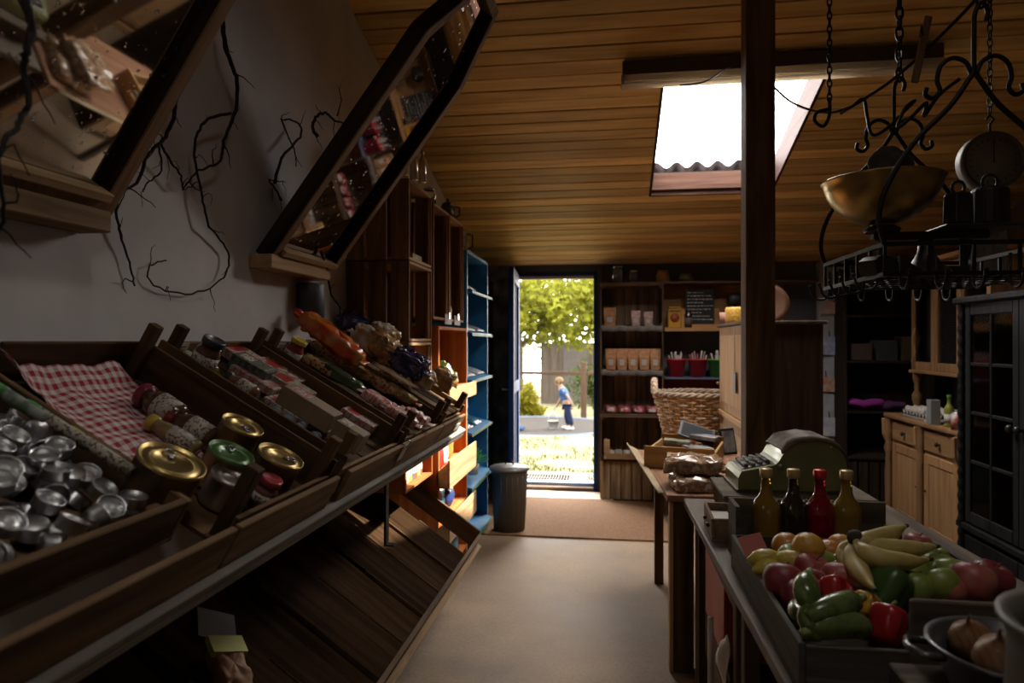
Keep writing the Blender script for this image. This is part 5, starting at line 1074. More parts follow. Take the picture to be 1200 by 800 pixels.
# ================================================================== COUNTERS
GW = wood((.10,.075,.055),(.24,.19,.145),'Y',.8,.5); GWz = wood((.07,.045,.03),(.17,.115,.075),'Z')
ct = thing('shop_counter', 'long weathered grey-brown counter running towards the camera', 'counter')
MB().add([(.30,2.93,.712),(1.10,2.93,.712),(1.14,.75,.712),(.345,.75,.712),(.30,2.93,.745),(1.10,2.93,.745),(1.14,.75,.745),(.345,.75,.745)],[(0,1,2,3),(7,6,5,4),(0,4,5,1),(1,5,6,2),(2,6,7,3),(3,7,4,0)]).build('worktop', GW, ct, bevel=.004)
for y_ in (2.78, 2.70, 1.92, 1.80, 1.15): MB().box((.335,y_,0),(.375,y_+.045,.711)).build('leg', GWz, ct, bevel=.003)
for y_ in (2.78, 1.80, .8): MB().box((1.03,y_,0),(1.07,y_+.045,.711)).build('leg', GWz, ct, bevel=.003)
MB().box((.38,.76,.20),(1.02,2.85,.22)).build('under_shelf', DKWy, ct); MB().box((.345,1.97,.64),(.37,2.69,.71)).build('apron', GWz, ct)
MB().box((1.075,.8,.05),(1.09,2.85,.70)).build('back_panel', DKWy, ct)
ft = thing('side_table', 'brown table beyond the counter carrying the papers tray', 'table')
MB().add([(x_,y_,z_) for z_ in (.722,.752) for x_,y_ in ((.235,2.945),(.575,2.945),(.575,3.30),(.76,3.30),(.76,4.16),(.150,4.16))],[(5,4,3,2,1,0),(6,7,8,9,10,11)]+[(i_,(i_+1)%6,(i_+1)%6+6,i_+6) for i_ in range(6)]).build('tabletop', wood((.16,.075,.04),(.30,.16,.095),'Y'), ft, bevel=.003)
MB().box((.245,2.955,0),(.262,3.02,.721)).build('leg', LTWz, ft, bevel=.002); MB().box((.264,2.955,0),(.345,3.05,.721)).build('end_panel', DKWz, ft)
MB().box((.25,4.02,0),(.30,4.07,.721)).build('leg', DKWz, ft); MB().box((.52,2.96,0),(.56,3.0,.721)).build('leg', DKWz, ft); MB().box((.52,4.06,0),(.56,4.10,.721)).build('leg', DKWz, ft)
m = MB().sheet(16,8,lambda a,b_: Vector((.225-.07*a-.06*math.sin(b_*PI/2)*(.4+.6*a), 2.98+1.18*a, .752+.04*b_*a)))
solo('woven_mat', m, mat((.40,.30,.17),.8,name='rush'), 'curled straw-coloured mat standing along the edge of the side table', 'mat', solid=.006)
# red crate, pale stick and bag under the counter
rc = thing('plastic_crate', 'red-orange plastic crate on the shelf under the counter', 'crate', (.348,2.20,.40)); RP = mat((.45,.06,.025),.5,name='red_plastic')
MB().box((0,0,0),(.012,.42,.26)).build('side_wall', RP, rc, bevel=.003); MB().box((.35,0,0),(.362,.42,.26)).build('side_wall', RP, rc, bevel=.003); MB().box((.013,0,0),(.349,.012,.26)).build('end_wall', RP, rc, bevel=.003); MB().box((.013,.408,0),(.349,.42,.18)).build('end_wall', RP, rc); MB().box((.013,.013,0),(.349,.407,.01)).build('floor', RP, rc)
solo('support_box', MB().box((.352,2.12,.221),(.80,2.66,.398)), DKWy, 'dark flat wooden case under the red crate', 'box', bevel=.003)
solo('white_stick', MB().tube([(.322,2.30,.15),(.322,2.30,.50)],.010,8), mat((.55,.52,.48),.6,name='white_stick'), 'pale upright rod standing under the counter before the red crate', 'rod')
solo('paper_scraps', MB().sheet(10,10,lambda a,b_: Vector((.322+.02*noise.noise(Vector((a*3,b_*3,1))), 1.98+.12*a*(.4+b_), .30+.28*b_*(1-a*.4)))), PAPER, 'torn pale paper hanging under the counter by the leg', 'paper', solid=.001)
solo('crate_fruit', MB().blob((0,0,.03),(.035,.035,.032)), mat((.45,.20,.04),.5,name='orange_peel'), 'orange fruit lying in the red crate under the counter', 'fruit', (.42,2.50,.411))
# tray of papers
tr = thing('wooden_tray', 'pale wooden tray with hand holes full of cards on the side table', 'tray', (.40,3.78,.7535), R(math.radians(-14),'Z'))
TRW = wood((.24,.13,.05),(.40,.25,.11),'Y')
MB().box((-.16,-.24,0),(.16,.24,.012)).build('floor', TRW, tr); MB().box((-.175,-.24,0),(-.161,.24,.085)).build('side_board', TRW, tr, bevel=.003); MB().box((.161,-.24,0),(.175,.24,.085)).build('side_board', TRW, tr, bevel=.003)
for yy in (-.255,.241):
    m = MB().box((-.175,yy,0),(.175,yy+.014,.05)).box((-.175,yy,.05),(-.06,yy+.014,.11)).box((.06,yy,.05),(.175,yy+.014,.11)).box((-.06,yy,.085),(.06,yy+.014,.11)); m.build('handle_board', wood((.24,.13,.05),(.40,.25,.11),'X'), tr)
trM = tr.matrix_basis.copy()
for k,(x,y,a,c1,c2,lb) in enumerate(((-.08,-.10,.2,(.10,.22,.45),(.5,.48,.42),'blue and white postcard nearest in the papers tray'),(.03,-.14,-.3,(.45,.20,.06),(.06,.06,.07),'orange and black postcard in the papers tray'),(.06,.02,.5,(.12,.13,.15),(.4,.4,.4),'grey photo card in the middle of the papers tray'),(-.06,.08,.1,(.35,.30,.18),(.1,.12,.1),'tan card at the back of the papers tray'),(.08,.16,-.2,(.08,.09,.12),(.3,.3,.32),'dark card under the tablet in the papers tray'))):
    t = thing('postcard', lb, 'card'); setm(t, trM @ T(x,y,.016+.022*k) @ R(a,'Z') @ R(.06,'Y')); MB().box((-.07,-.05,0),(.07,.05,.020)).build('card_stack', pattern(c1,c2,'noise',12,.4,(.5,.45,.38)), t)
t = thing('dark_tablet', 'black flat slate propped on the back edge of the papers tray', 'slate'); setm(t, trM @ T(.03,.20,.125) @ R(.5,'X') @ R(.35,'Y')); MB().box((-.10,-.07,0),(.10,.07,.010)).build('body', BLACK, t, bevel=.003); MB().box((-.085,-.058,.0101),(.085,.058,.011)).build('screen', mat((.015,.016,.02),.7,spec=.2,name='screen'), t)
# picture frame
t = thing('picture_frame', 'small dark picture frame leaning on the pale cupboard', 'picture frame', (.67,4.02,.756), R(math.radians(35),'Z') @ R(-.22,'X')); MB().box((-.055,-.006,0),(.055,.006,.15)).build('frame', BLACK, t, bevel=.003); MB().box((-.043,-.0075,.014),(.043,-.0062,.136)).build('picture', pattern((.12,.12,.13),(.3,.28,.26),'noise',12), t)
# wrapped bread packs
WRP = pattern((.50,.36,.24),(.26,.13,.06),'noise',30,.12,(.66,.56,.46))
for (lb, x, y, z, a) in (('lower of two clear-wrapped flat breads beside the cash register',.385,3.10,.7535,.1),('upper of two clear-wrapped flat breads beside the cash register',.375,3.16,.822,-.25)):
    t = thing('wrapped_bread', lb, 'bread', (x,y,z), R(a,'Z')); MB().blob((0,0,.028),(.125,.10,.030),.45,.035,28,int(a*20),30,12).build('bread', WRP, t)
    MB().sheet(10,3,lambda a_,b_: Vector((.12+.04*b_,(a_-.5)*.16,.02+.012*math.sin(a_*16)*b_))).build('film_end', WRP, t, solid=.001)
# register stand and register
rs = thing('register_stand', 'dark flat wooden case under the old cash register', 'stand', (.42,2.57,.7465)); RSW = wood((.05,.035,.022),(.12,.085,.055),'X')
MB().box((0,.0,0),(.50,.33,.075)).build('case', RSW, rs, bevel=.004); MB().box((-.015,-.012,.076),(.515,.34,.094)).build('lid_board', wood((.10,.075,.05),(.2,.155,.11),'X'), rs, bevel=.003); MB().box((-.006,.03,.012),(-.0005,.30,.06)).build('drawer_front', RSW, rs)
rg = thing('cash_register', 'old olive green metal cash register with rounded hood', 'cash register', (.468,2.63,.8415), Matrix.Rotation(.03,4,'Z') @ Matrix.Diagonal((.97,1,.86,1))); OL = mat((.20,.20,.075),.38,.2,var=.15,scale=5,coat=.25,name='olive_enamel'); 
pr = [(0,.0),(0,.06),(.012,.088),(.135,.118),(.15,.135),(.17,.175),(.195,.205),(.225,.225),(.27,.235),(.33,.225),(.37,.195),(.392,.15),(.40,.10),(.405,.0)]
MB().prism(pr,0,.24,smooth=False).build('housing', OL, rg, bevel=.006)
MB().box((-.008,-.008,-.001),(.413,.248,.012)).build('base_flange', mat((.06,.055,.03),.5,name='dark_olive'), rg)
m = MB().add([(.018,.03,.0915),(.128,.03,.1185),(.128,.21,.1185),(.018,.21,.0915)],[(0,1,2,3)]); m.build('keyboard_plate', mat((.25,.25,.24),.3,.7,name='plate'), rg, solid=.003)
for i in range(4):
    for j in range(7):
        x = .03+i*.027; MB().box((x,.04+j*.024,.094+x*.22),(x+.017,.056+j*.024,.107+x*.22)).build('key', mat((.3,.3,.28) if (i+j)%3 else (.05,.05,.05),.4,name='key'), rg, bevel=.002)
HB = mat((.13,.085,.045),.6,.0,var=.5,scale=14,coat=.0,name='brown_leather')
m = MB()
def hood(a,b_):
    q = pr[5:12]; s_ = a*(len(q)-1); i = min(int(s_), len(q)-2); f = s_-i; x = q[i][0]*(1-f)+q[i+1][0]*f; z = q[i][1]*(1-f)+q[i+1][1]*f
    n_ = noise.noise(Vector((a*6,b_*5,2)))*.010; ed = (.012 if 0 < b_ < 1 else 0)
    return Vector((x-.002+(x-.27)*.08, -.006+.252*b_, z+.010+n_*(1 if 0<b_<1 else .4)-(.018 if b_ in (0,1) else 0)))
m.sheet(30,12,hood); m.build('hood_cover', HB, rg, solid=.003)
MB().lathe([(.008,0),(.010,.003),(.010,.007),(.005,.010),(0,.010)],14,T(.155,-.0,.115)@R(PI/2,'X')).build('lock', STEEL, rg); MB().lathe([(.004,0),(.004,.004),(0,.004)],10,T(.34,0,.2)@R(PI/2,'X')).build('screw', STEEL, rg)
MB().box((.20,-.004,.01),(.205,0,.012)).build('seam', BLACK, rg)
# little wooden drawer box
db = thing('drawer_box', 'small open wooden drawer box beside the cash register stand', 'box', (.325,2.30,.7465), R(-.03,'Z')); BXW = wood((.11,.07,.04),(.24,.16,.10),'Y')
MB().box((0,0,0),(.09,.24,.01)).build('floor', BXW, db); MB().box((0,0,.011),(.01,.24,.075)).build('side_board', BXW, db, bevel=.002); MB().box((.08,0,.011),(.09,.24,.075)).build('side_board', BXW, db, bevel=.002); MB().box((.011,0,.011),(.079,.01,.075)).build('end_board', BXW, db); MB().box((.011,.23,.011),(.079,.24,.075)).build('end_board', BXW, db)
MB().box((.012,.012,.04),(.078,.22,.05)).build('white_papers', PAPER, db)
for yy in (.06,.16): MB().blob((-.006,yy,.04),(.006,.012,.008)).build('knob', IRON, db)
# box of bottles
bb = thing('bottle_crate', 'dark wooden box with a tall back board holding four bottles', 'crate', (.365,2.08,.7465)); BBW = wood((.05,.038,.026),(.12,.095,.065),'X')
MB().box((0,.13,0),(.46,.145,.165)).build('back_board', BBW, bb, bevel=.002); MB().box((0,-.0,0),(.46,.012,.06)).build('front_board', BBW, bb, bevel=.002); MB().box((0,.013,0),(.012,.129,.165)).build('side_board', BBW, bb); MB().box((.448,.013,0),(.46,.129,.10)).build('side_board', BBW, bb); MB().box((.013,.013,0),(.447,.129,.008)).build('floor', BBW, bb)
BRI = glass
for (u,lb,c,cc_) in ((898,'juice bottle with cloudy yellow drink and gold cap at the left end',(.50,.28,.03),(.55,.40,.18)),(930,'dark brown drink bottle with a gold cap, second along',(.06,.045,.015),(.50,.38,.18)),(961,'bright red syrup bottle with a red cap, third along',(.45,.005,.02),(.55,.03,.02)),(992,'juice bottle with cloudy yellow drink and gold cap at the right end',(.48,.30,.04),(.55,.42,.2))):
    k = 'drink'+lb[:3]; mm, nt_, b_ = node_mat('drink'); b_.inputs['Base Color'].default_value = (*c,1); b_.inputs['Roughness'].default_value = .08; b_.inputs['Coat Weight'].default_value = .8; b_.inputs['Transmission Weight'].default_value = .55; b_.inputs['IOR'].default_value = 1.35
    tl_ = mat(cc_,.3,.4,name='cap'); p = PZ(u,640,.756)
    t = bottle('drink_bottle', lb, (PY(u,600,2.15).x,2.15,.7555), .0415, .262, mm, tl_)
    MB().lathe([(.0136,.190),(.0140,.190),(.0140,.215),(.0136,.215)],18,cap=False).build('neck_label', mat((.4,.33,.15),.4,name='neck_foil'), t)

# ---- fruit crate
FX0, FX1, FY0, FY1, FZ = .345, .90, 1.33, 2.05, .7465
fc = thing('fruit_box', 'wide shallow dark crate heaped with fruit and vegetables on the counter', 'crate', (FX0,FY0,FZ)); W = FX1-FX0; L_ = FY1-FY0; FW_ = wood((.05,.042,.034),(.13,.11,.09),'Y'); FWx = wood((.05,.042,.034),(.13,.11,.09),'X')
MB().box((0,0,0),(W,L_,.01)).build('bottom', FW_, fc); MB().box((0,0,.011),(.012,L_,.095)).build('side_board', FW_, fc, bevel=.002); MB().box((W-.012,0,.011),(W,L_,.095)).build('side_board', FW_, fc, bevel=.002); MB().box((.013,0,.011),(W-.013,.012,.09)).build('end_board', FWx, fc, bevel=.002); MB().box((.013,L_-.012,.011),(W-.013,L_,.095)).build('end_board', FWx, fc, bevel=.002)
MB().box((.013,.013,.011),(W-.013,L_-.013,.045)).build('straw_bed', mat((.05,.035,.02),.9,name='dark_bed'), fc)
def pos(u,v,z): return PZ(u,v,z)
AG = pattern((.12,.18,.025),(.23,.28,.06),'noise',18,.4,(.18,.23,.04)); AR = pattern((.22,.03,.035),(.40,.10,.08),'noise',16,.45,(.34,.17,.10)); ADR = pattern((.11,.012,.018),(.24,.035,.04),'noise',14,.45)
def apple(label,u,v,z,r,mt,tilt=(0,0)):
    t = thing('apple', label, 'apple', pos(u,v,z)+Vector((0,0,-r*.0)), R(tilt[0],'X')@R(tilt[1],'Y'))
    pf = [(0,-r*.78),(r*.25,-r*.86),(r*.5,-r*.82),(r*.8,-r*.55),(r*.98,-r*.05),(r*1.0,r*.2),(r*.9,r*.55),(r*.68,r*.78),(r*.42,r*.86),(r*.2,r*.80),(r*.07,r*.60),(0,r*.55)]
    MB().lathe(pf,24,cap=False).build('flesh', mt, t); MB().tube([(0,0,r*.55),(r*.05,0,r*.85),(r*.15,0,r*1.05)],r*.035,6).build('stem', mat((.08,.05,.02),.8,name='stem'), t); return t
zb = .86
for (lb,u,v,z,r,mt,tt) in (('green apple behind the left orange',928,655,.86,.034,AG,(.3,.2)),('green apple right of the lemons',960,660,.86,.036,AG,(-.2,.3)),('green apple under the banana stems',1000,655,.865,.036,AG,(.2,.1)),('green apple left of the banana bunch base',985,668,.85,.036,AG,(.1,-.4)),
   ('green apple at the far right side of the crate under banana tips',1092,655,.87,.036,AG,(.2,.2)),('bright green apple high at the right side of the crate',1100,668,.88,.038,AG,(-.3,.1)),('green apple in front of the bright one, showing its hollow',1115,674,.885,.036,AG,(-.5,.1)),('green apple beside the red apple near the crate board',1103,686,.88,.036,AG,(-.5,-.2)),('yellow-green apple half under the bananas',1068,672,.87,.036,AG,(.2,-.3)),
   ('pale green apple close to the near board',1073,690,.87,.036,AG,(-.4,.3)),('large dark red apple at the left side of the crate',918,682,.855,.042,ADR,(-.4,.2)),('red apple behind the dark red one at left',950,668,.86,.038,AR,(.3,.3)),('large red apple in the middle of the heap',985,680,.865,.040,AR,(-.3,.1)),('red apple just below the middle one by the zucchini',955,690,.85,.038,ADR,(.4,.2)),
   ('red apple with its hollow facing up right of the red peppers',1008,690,.86,.035,AR,(-.5,.2)),('red apple behind the dark green pepper',1030,676,.86,.037,AR,(.2,.2)),('big red apple at the right near the board',1140,683,.885,.042,AR,(-.4,.3)),('second big red apple behind the board at right',1160,680,.875,.042,ADR,(.2,.3)),('pinkish apple peeping above the near board',1110,692,.87,.034,AR,(.3,0)),('red apple at the far right behind the banana tips',1075,640,.86,.034,AR,(0,.2)),('dark apple low between the side board and zucchini',935,700,.84,.036,ADR,(.3,.3))):
    apple(lb,u,v,z,r*1.08,mt,tt)
OR_ = mat((.50,.20,.02),.45,bump=.3,scale=90,coat=.2,name='orange_peel'); OR2 = mat((.55,.30,.04),.45,bump=.3,scale=90,coat=.2,name='mandarin_peel')
def orange(label,u,v,z,r,mt): 
    t = thing('orange', label, 'orange', pos(u,v,z)); MB().blob((0,0,0),(r,r,r*.93),nu=28,nv=18).build('peel', mt, t); MB().lathe([(0,r*.90),(r*.09,r*.93),(r*.06,r*.97),(0,r*.97)],8).build('navel', mat((.12,.14,.03),.8,name='calyx'), t)
orange('brightest orange on top of the heap, left of the bananas',947,641,.90,.038,OR2); orange('darker orange behind the brightest one',922,640,.87,.038,OR_); orange('orange half hidden behind the brightest one, on its right',972,648,.86,.037,OR_); orange('orange tucked between the heap and banana stems',985,640,.86,.035,OR_)
LEM = mat((.50,.38,.05),.45,bump=.3,scale=80,coat=.2,name='lemon_peel')
def lemon(label,u,v,z,rz): 
    t = thing('lemon', label, 'lemon', pos(u,v,z), R(rz,'Z')); r=.026
    MB().lathe([(0,-.047),(.006,-.045),(.009,-.040),(.020,-.030),(.027,-.012),(.027,.010),(.020,.030),(.010,.040),(.007,.045),(0,.047)],22,R(PI/2,'Y'),cap=False).build('peel', LEM, t)
lemon('yellow lemon at the far left of the heap',898,656,.865,.1); lemon('lemon with a knobbly skin beside the far left one',928,658,.87,-.3); lemon('smaller lemon in front of the other two',902,666,.85,.4)
def pepper(label,u,v,z,r,mt,M_=Matrix(),cat='pepper'):
    t = thing('bell_pepper', label, cat, pos(u,v,z), M_); n = 32; vs = []; pf = [(.05,-1.0),(.45,-1.02),(.75,-.85),(.85,-.5),(.95,0),(1.0,.4),(.92,.75),(.62,.92),(.25,.80),(.05,.72)]
    for rr_, zz in pf:
        for k in range(n):
            a = 2*PI*k/n; q = rr_*r*(1-.16*(.5-.5*math.cos(4*a))**2*(1 if rr_ > .3 else .3)); vs.append((q*math.cos(a),q*math.sin(a),zz*r*1.1))
    fs = [(i*n+k,i*n+(k+1)%n,(i+1)*n+(k+1)%n,(i+1)*n+k) for i in range(len(pf)-1) for k in range(n)]; MB().add(vs,fs,True).build('flesh', mt, t, sub=1)
    MB().tube([(0,0,r*.78),(.002,0,r*1.0),(.01,0,r*1.28)],[r*.22,r*.10,r*.11],8).build('stalk', mat((.10,.17,.03),.6,name='pepper_stalk'), t)
PG = mat((.04,.085,.018),.35,coat=.15,name='dark_green_skin'); PR = mat((.34,.010,.012),.32,coat=.2,name='red_skin'); PYL = mat((.52,.27,.02),.35,coat=.2,name='yellow_skin')
pepper('dark green bell pepper in the middle by the near board',1040,690,.875,.046,PG,R(-.5,'X')@R(.6,'Y')); pepper('second dark green pepper half hidden under the first',1052,700,.84,.042,PG,R(.4,'X')@R(1.0,'Y'))
pepper('red bell pepper low against the near board',1040,730,.845,.036,PR,R(-.4,'X')@R(.3,'Y')); pepper('glossy small red pepper in the middle of the heap',978,692,.862,.030,PR,R(-.7,'X')); pepper('red pepper right beside the glossy small one',990,698,.85,.028,PR,R(-.2,'X')@R(.7,'Y')); pepper('yellow pepper between the zucchini and the red pepper',1018,712,.852,.032,PYL,R(.5,'X')@R(-.8,'Y'))
solo('orange_leaflet', MB().box((-.03,-.035,0),(.03,.035,.004)), mat((.40,.06,.03),.5,name='orange_red_card'), 'small red-orange card standing in the far left corner of the fruit crate', 'card', PZ(884,642,.87), R(.9,'X')@R(.3,'Z'))
def zuke(label, pts, r, mt, ends=True):
    t = thing('zucchini', label, 'zucchini', pts[0]); o_ = pts[0]; P = [p-o_ for p in pts]; F = []
    for i in range(13):   # quadratic through three points
        s_ = i/12; F.append(P[0]*(1-s_)*(1-2*s_)+P[1]*4*s_*(1-s_)+P[2]*s_*(2*s_-1))
    rs_ = [1.15*r*k for k in (.45,.75,.90,.97,1,1,1,.98,.94,.88,.8,.66,.35)]
    MB().tube(F, rs_, 18).build('skin', mt, t); d_ = (F[0]-F[1]).normalized(); MB().tube([F[0], F[0]+d_*.02], [r*.42,r*.34], 8).build('stalk', mat((.20,.24,.08),.6,name='zuke_stalk'), t)
ZG = pattern((.05,.085,.02),(.12,.16,.05),'noise',30,.25,(.09,.12,.035)); 
zuke('upright curved zucchini with a pale shine leaning over the left apples', [PZ(947,674,.93),PZ(947,700,.905),PZ(972,716,.875)], .021, ZG)
zuke('dark zucchini lying across the front of the heap', [PZ(1005,702,.90),PZ(978,712,.895),PZ(945,722,.885)], .022, ZG)
zuke('thick zucchini in front of the others along the near edge', [PZ(950,738,.86),PZ(985,730,.87),PZ(1020,738,.855)], .024, ZG)
zuke('light green cucumber end at the left edge beneath the zucchini', [PZ(937,706,.85),PZ(935,718,.85),PZ(950,728,.85)], .016, ZG)
zuke('short stubby zucchini standing in the near left corner', [PZ(955,712,.89),PZ(952,728,.87),PZ(965,748,.845)], .023, ZG)
# bananas
bn_ = thing('banana_bunch', 'bunch of five ripe bananas lying on top of the fruit', 'bananas', PZ(1002,632,.955)); B0 = PZ(1002,632,.955)
BAN = pattern((.38,.28,.08),(.50,.40,.14),'noise',10,.45,(.34,.24,.07)); TIP = mat((.05,.035,.02),.8,name='banana_tip')
for i,(c,e,zz) in enumerate((((1035,650),(1098,640),.93),((1020,668),(1090,655),.925),((1018,640),(1062,616),.95),((993,660),(1025,690),.90),((985,650),(996,668),.90))):
    P0 = Vector((0,0,0)); E_ = PZ(e[0],e[1],zz)-B0; M_ = PZ(c[0],c[1],zz-.002)-B0; F = []
    for k in range(15): s_ = k/14; F.append(P0*(1-s_)**2+M_*2*s_*(1-s_)+E_*s_*s_)
    rs_ = [1.38*q_ for q_ in (.007,.008,.011,.0155,.018,.019,.0195,.0195,.0195,.019,.018,.016,.012,.006,.004)]
    b = MB().tube(F, rs_, 6).build('banana', BAN, bn_, sub=1); MB().tube([F[-1], F[-1]+(F[-1]-F[-2]).normalized()*.008], [.0052,.004], 6).build('tip', TIP, b)
MB().blob((0,0,.004),(.016,.013,.018),.8,.003,40,1).build('stem_crown', TIP, bn_)
# near board, onion bowl, white bag
nb = thing('near_crate', 'dark crate with a raised board in front of the fruit', 'crate', (.522,1.20,.7465)); NBW = wood((.05,.038,.026),(.13,.10,.07),'X')
MB().box((0,.085,.01),(.36,.10,.20)).build('raised_board', NBW, nb, bevel=.003); MB().box((-.04,-.50,0),(.36,.084,.090)).build('base_box', NBW, nb, bevel=.003)
ob = thing('onion_bowl', 'dark enamel bowl with a side handle full of onions', 'bowl', (.61,1.135,.838)); EN = mat((.05,.05,.052),.35,.2,coat=.5,name='bowl_enamel')
MB().lathe([(0,0),(.07,0),(.085,.02),(.115,.09),(.122,.092),(.122,.098),(.11,.095),(.08,.025),(0,.01)],36,cap=False).build('bowl', EN, ob); MB().tube([(-.115,.03,.088),(-.145,.03,.09),(-.155,0,.09),(-.145,-.03,.09),(-.115,-.03,.088)],.006).build('handle', EN, ob)
ON = pattern((.18,.075,.03),(.28,.14,.06),'wave',30,.4,(.22,.11,.05)); n_on = 0
for (dx,dy,dz,r,lb) in ((-.03,-.02,.085,.04,'largest golden onion in front in the bowl'),(.045,.03,.08,.036,'brown onion behind on the right of the bowl'),(-.035,.06,.08,.034,'brown onion at the back of the bowl'),(.05,-.045,.075,.036,'onion low at the right rim of the bowl')):
    t = thing('onion', lb, 'onion', (.61+dx,1.135+dy,.838+dz), R(.4,'X')@R(-.3,'Y')); MB().lathe([(0,-r*.9),(r*.5,-r*.8),(r*.95,-r*.3),(r,r*.1),(r*.8,r*.55),(r*.35,r*.9),(r*.12,r*1.15),(r*.05,r*1.4)],22).build('bulb', ON, t); MB().tube([(0,0,r*1.3),(.004,0,r*1.65)],[r*.07,r*.03],6).build('dry_neck', ON, t)
cl = thing('enamel_pot', 'pale enamel pot in the lower right corner beside the onion bowl', 'pot', (.60,.87,.838)); CE = mat((.11,.095,.08),.5,name='pale_enamel')
MB().lathe([(.08,0),(.115,.02),(.132,.10),(.128,.20),(.134,.225),(.140,.228),(.140,.234),(.124,.231),(.12,.2),(.122,.1),(.10,.03),(0,.02)],36).build('bowl', CE, cl)
pk = thing('bagged_sweets', 'clear plastic bag of dark goods bulging out of the pale enamel pot', 'bag', (.60,.87,1.06)); MB().blob((0,0,0),(.07,.06,.05),.8,.03,22,5,28,14).build('bag', pattern((.10,.08,.09),(.35,.32,.30),'noise',16,.15,(.12,.09,.06)), pk); MB().sheet(10,4,lambda a,b_: Vector(((a-.5)*.05*(1+b_), .0, .045+.035*b_+.006*math.sin(a*15)))).build('gathered_top', mat((.45,.44,.42),.2,name='film'), pk, solid=.001)

# ================================================================== HANGING THINGS
fl = thing('fluorescent_light', 'long fluorescent tube fitting hung below the rooflight edge', 'light', (0,3.66,0)); zc = CZ(3.66)
xa, xb = .06, 1.62
MB().box((xa,-.04,zc-.085),(xb,.04,zc-.012)).build('housing', mat((.07,.045,.035),.5,name='brown_fitting'), fl, bevel=.004)
MB().box((xa-.008,-.045,zc-.135),(xb,.035,zc-.125)).box((xa-.008,-.052,zc-.14),(xa+.012,.036,zc-.086)).box((xa,-.052,zc-.125),(xb,-.046,zc-.088)).build('reflector', mat((.80,.72,.58),.5,tl=.6, name='cream'), fl, bevel=.002)
MB().tube([(xa+.03,-.01,zc-.105),(xb-.03,-.01,zc-.105)],.013,14).build('tube', mat((.55,.5,.42),.3,name='tube_glass'), fl)
def hang(name,label,cat,pts,r,mt=BLACK,n=8):
    F = smooth(pts, 4); o_ = F[0].copy(); return solo(name, MB().tube([p-o_ for p in F], r, n), mt, label, cat, o_)
hang('power_cable','black cable drooping from the tube fitting across the rooflight to the chain','cable',[PY(857,66,3.60),PY(860,74,3.56),PY(845,84,3.4),PY(825,96,3.2),PY(797,100,3.1)],.004)
hang('power_cable','thin black cable sagging from the pillar to the iron hook','cable',[PY(905,100,3.10),PY(925,118,2.9),PY(950,129,2.7),PY(975,132,2.55),PY(1000,124,2.5)],.0045)
def chain(label, a, b_, lk=.032, r=.0028):
    t = thing('iron_chain', label, 'chain', a); d_ = b_-a; n = int(d_.length/(lk*.72)); q = d_.to_track_quat('Z','Y').to_matrix().to_4x4()
    for k in range(n):
        c = d_*((k+.5)/n); M_ = Matrix.Translation(c) @ q @ R(PI/2*(k%2),'Z'); m = MB(); m.M = M_
        m.tube([(lk*.22*math.cos(x_), 0, lk*.5*math.sin(x_)*(1 if abs(math.sin(x_))<.9 else 1)) for x_ in [2*PI*i/12 for i in range(12)]], r, 5, closed=True); m.build('link', IRON, t)
    return t
ca = PY(972,118,2.50); chain('rusty iron chain hanging from the ceiling beside the rooflight', Vector((ca.x,2.5,CZ(2.5)-.005)), ca)
hang('iron_hook','curved iron hook at the lower end of the chain','hook',[ca+Vector((0,0,.01)),PY(972,135,2.5),PY(965,148,2.5),PY(955,142,2.5),PY(957,132,2.5),PY(970,128,2.5)],.006,IRON)
hang('slanting_rod','long thin iron rod slanting up from the hook to the ceiling','rod',[PY(985,133,2.5),PY(1040,98,2.35),PY(1092,52,2.2),PY(1150,-8,2.05),PY(1185,-60,1.95)],.005,IRON)
t = thing('wooden_paddle', 'dark flat wooden slat hanging on the slanting rod', 'slat', PY(1080,58,2.22)); MB().bar((.02,.0,.10),(-.02,.0,-.10),.022,.008,(0,1,0)).build('slat', DKWz, t, bevel=.003); MB().tube([(0,-.008,.04),(0,.0,.07),(0,.012,.04)],.003).build('nail', IRON, t)
# wrought iron pot rack
qx0,qx1,qy0,qy1,qz = .765,1.23,2.06,2.60,1.675
pr_ = thing('pot_rack', 'black wrought-iron hanging rack with scrolls, grid and hooks', 'pot rack', ((qx0+qx1)/2,(qy0+qy1)/2,qz)); hx = (qx1-qx0)/2; hy = (qy1-qy0)/2
def loop(z, r): return MB().tube([(-hx,-hy,z),(hx,-hy,z),(hx,hy,z),(-hx,hy,z)], r, 6, closed=True)
def rect(z, w_): return MB().box((-hx-w_,-hy-w_,z-w_),(hx+w_,-hy+w_,z+w_)).box((-hx-w_,hy-w_,z-w_),(hx+w_,hy+w_,z+w_)).box((-hx-w_,-hy+w_,z-w_),(-hx+w_,hy-w_,z+w_)).box((hx-w_,-hy+w_,z-w_),(hx+w_,hy-w_,z+w_))
rect(0,.006).build('top_rail', IRON, pr_); rect(-.085,.006).build('bottom_rail', IRON, pr_)
m = MB()
for k in range(1,14): x = -hx+2*hx*k/14; m.tube([(x,-hy,-.088),(x,hy,-.088)],.002,5)
for k in range(1,7): y = -hy+2*hy*k/7; m.tube([(-hx,y,-.091),(hx,y,-.091)],.0025,5)
m.build('wire_grid', IRON, pr_)
for k in range(6):
    y = -hy+2*hy*k/5
    for sx_ in (-1,1): MB().box((sx_*hx-.004,y-.004,-.079),(sx_*hx+.004,y+.004,-.006)).build('upright', IRON, pr_)
for k in range(1,4):
    for sy_ in (-1,1): MB().box((-hx+2*hx*k/4-.004,sy_*hy-.004,-.079),(-hx+2*hx*k/4+.004,sy_*hy+.004,-.006)).build('upright', IRON, pr_)
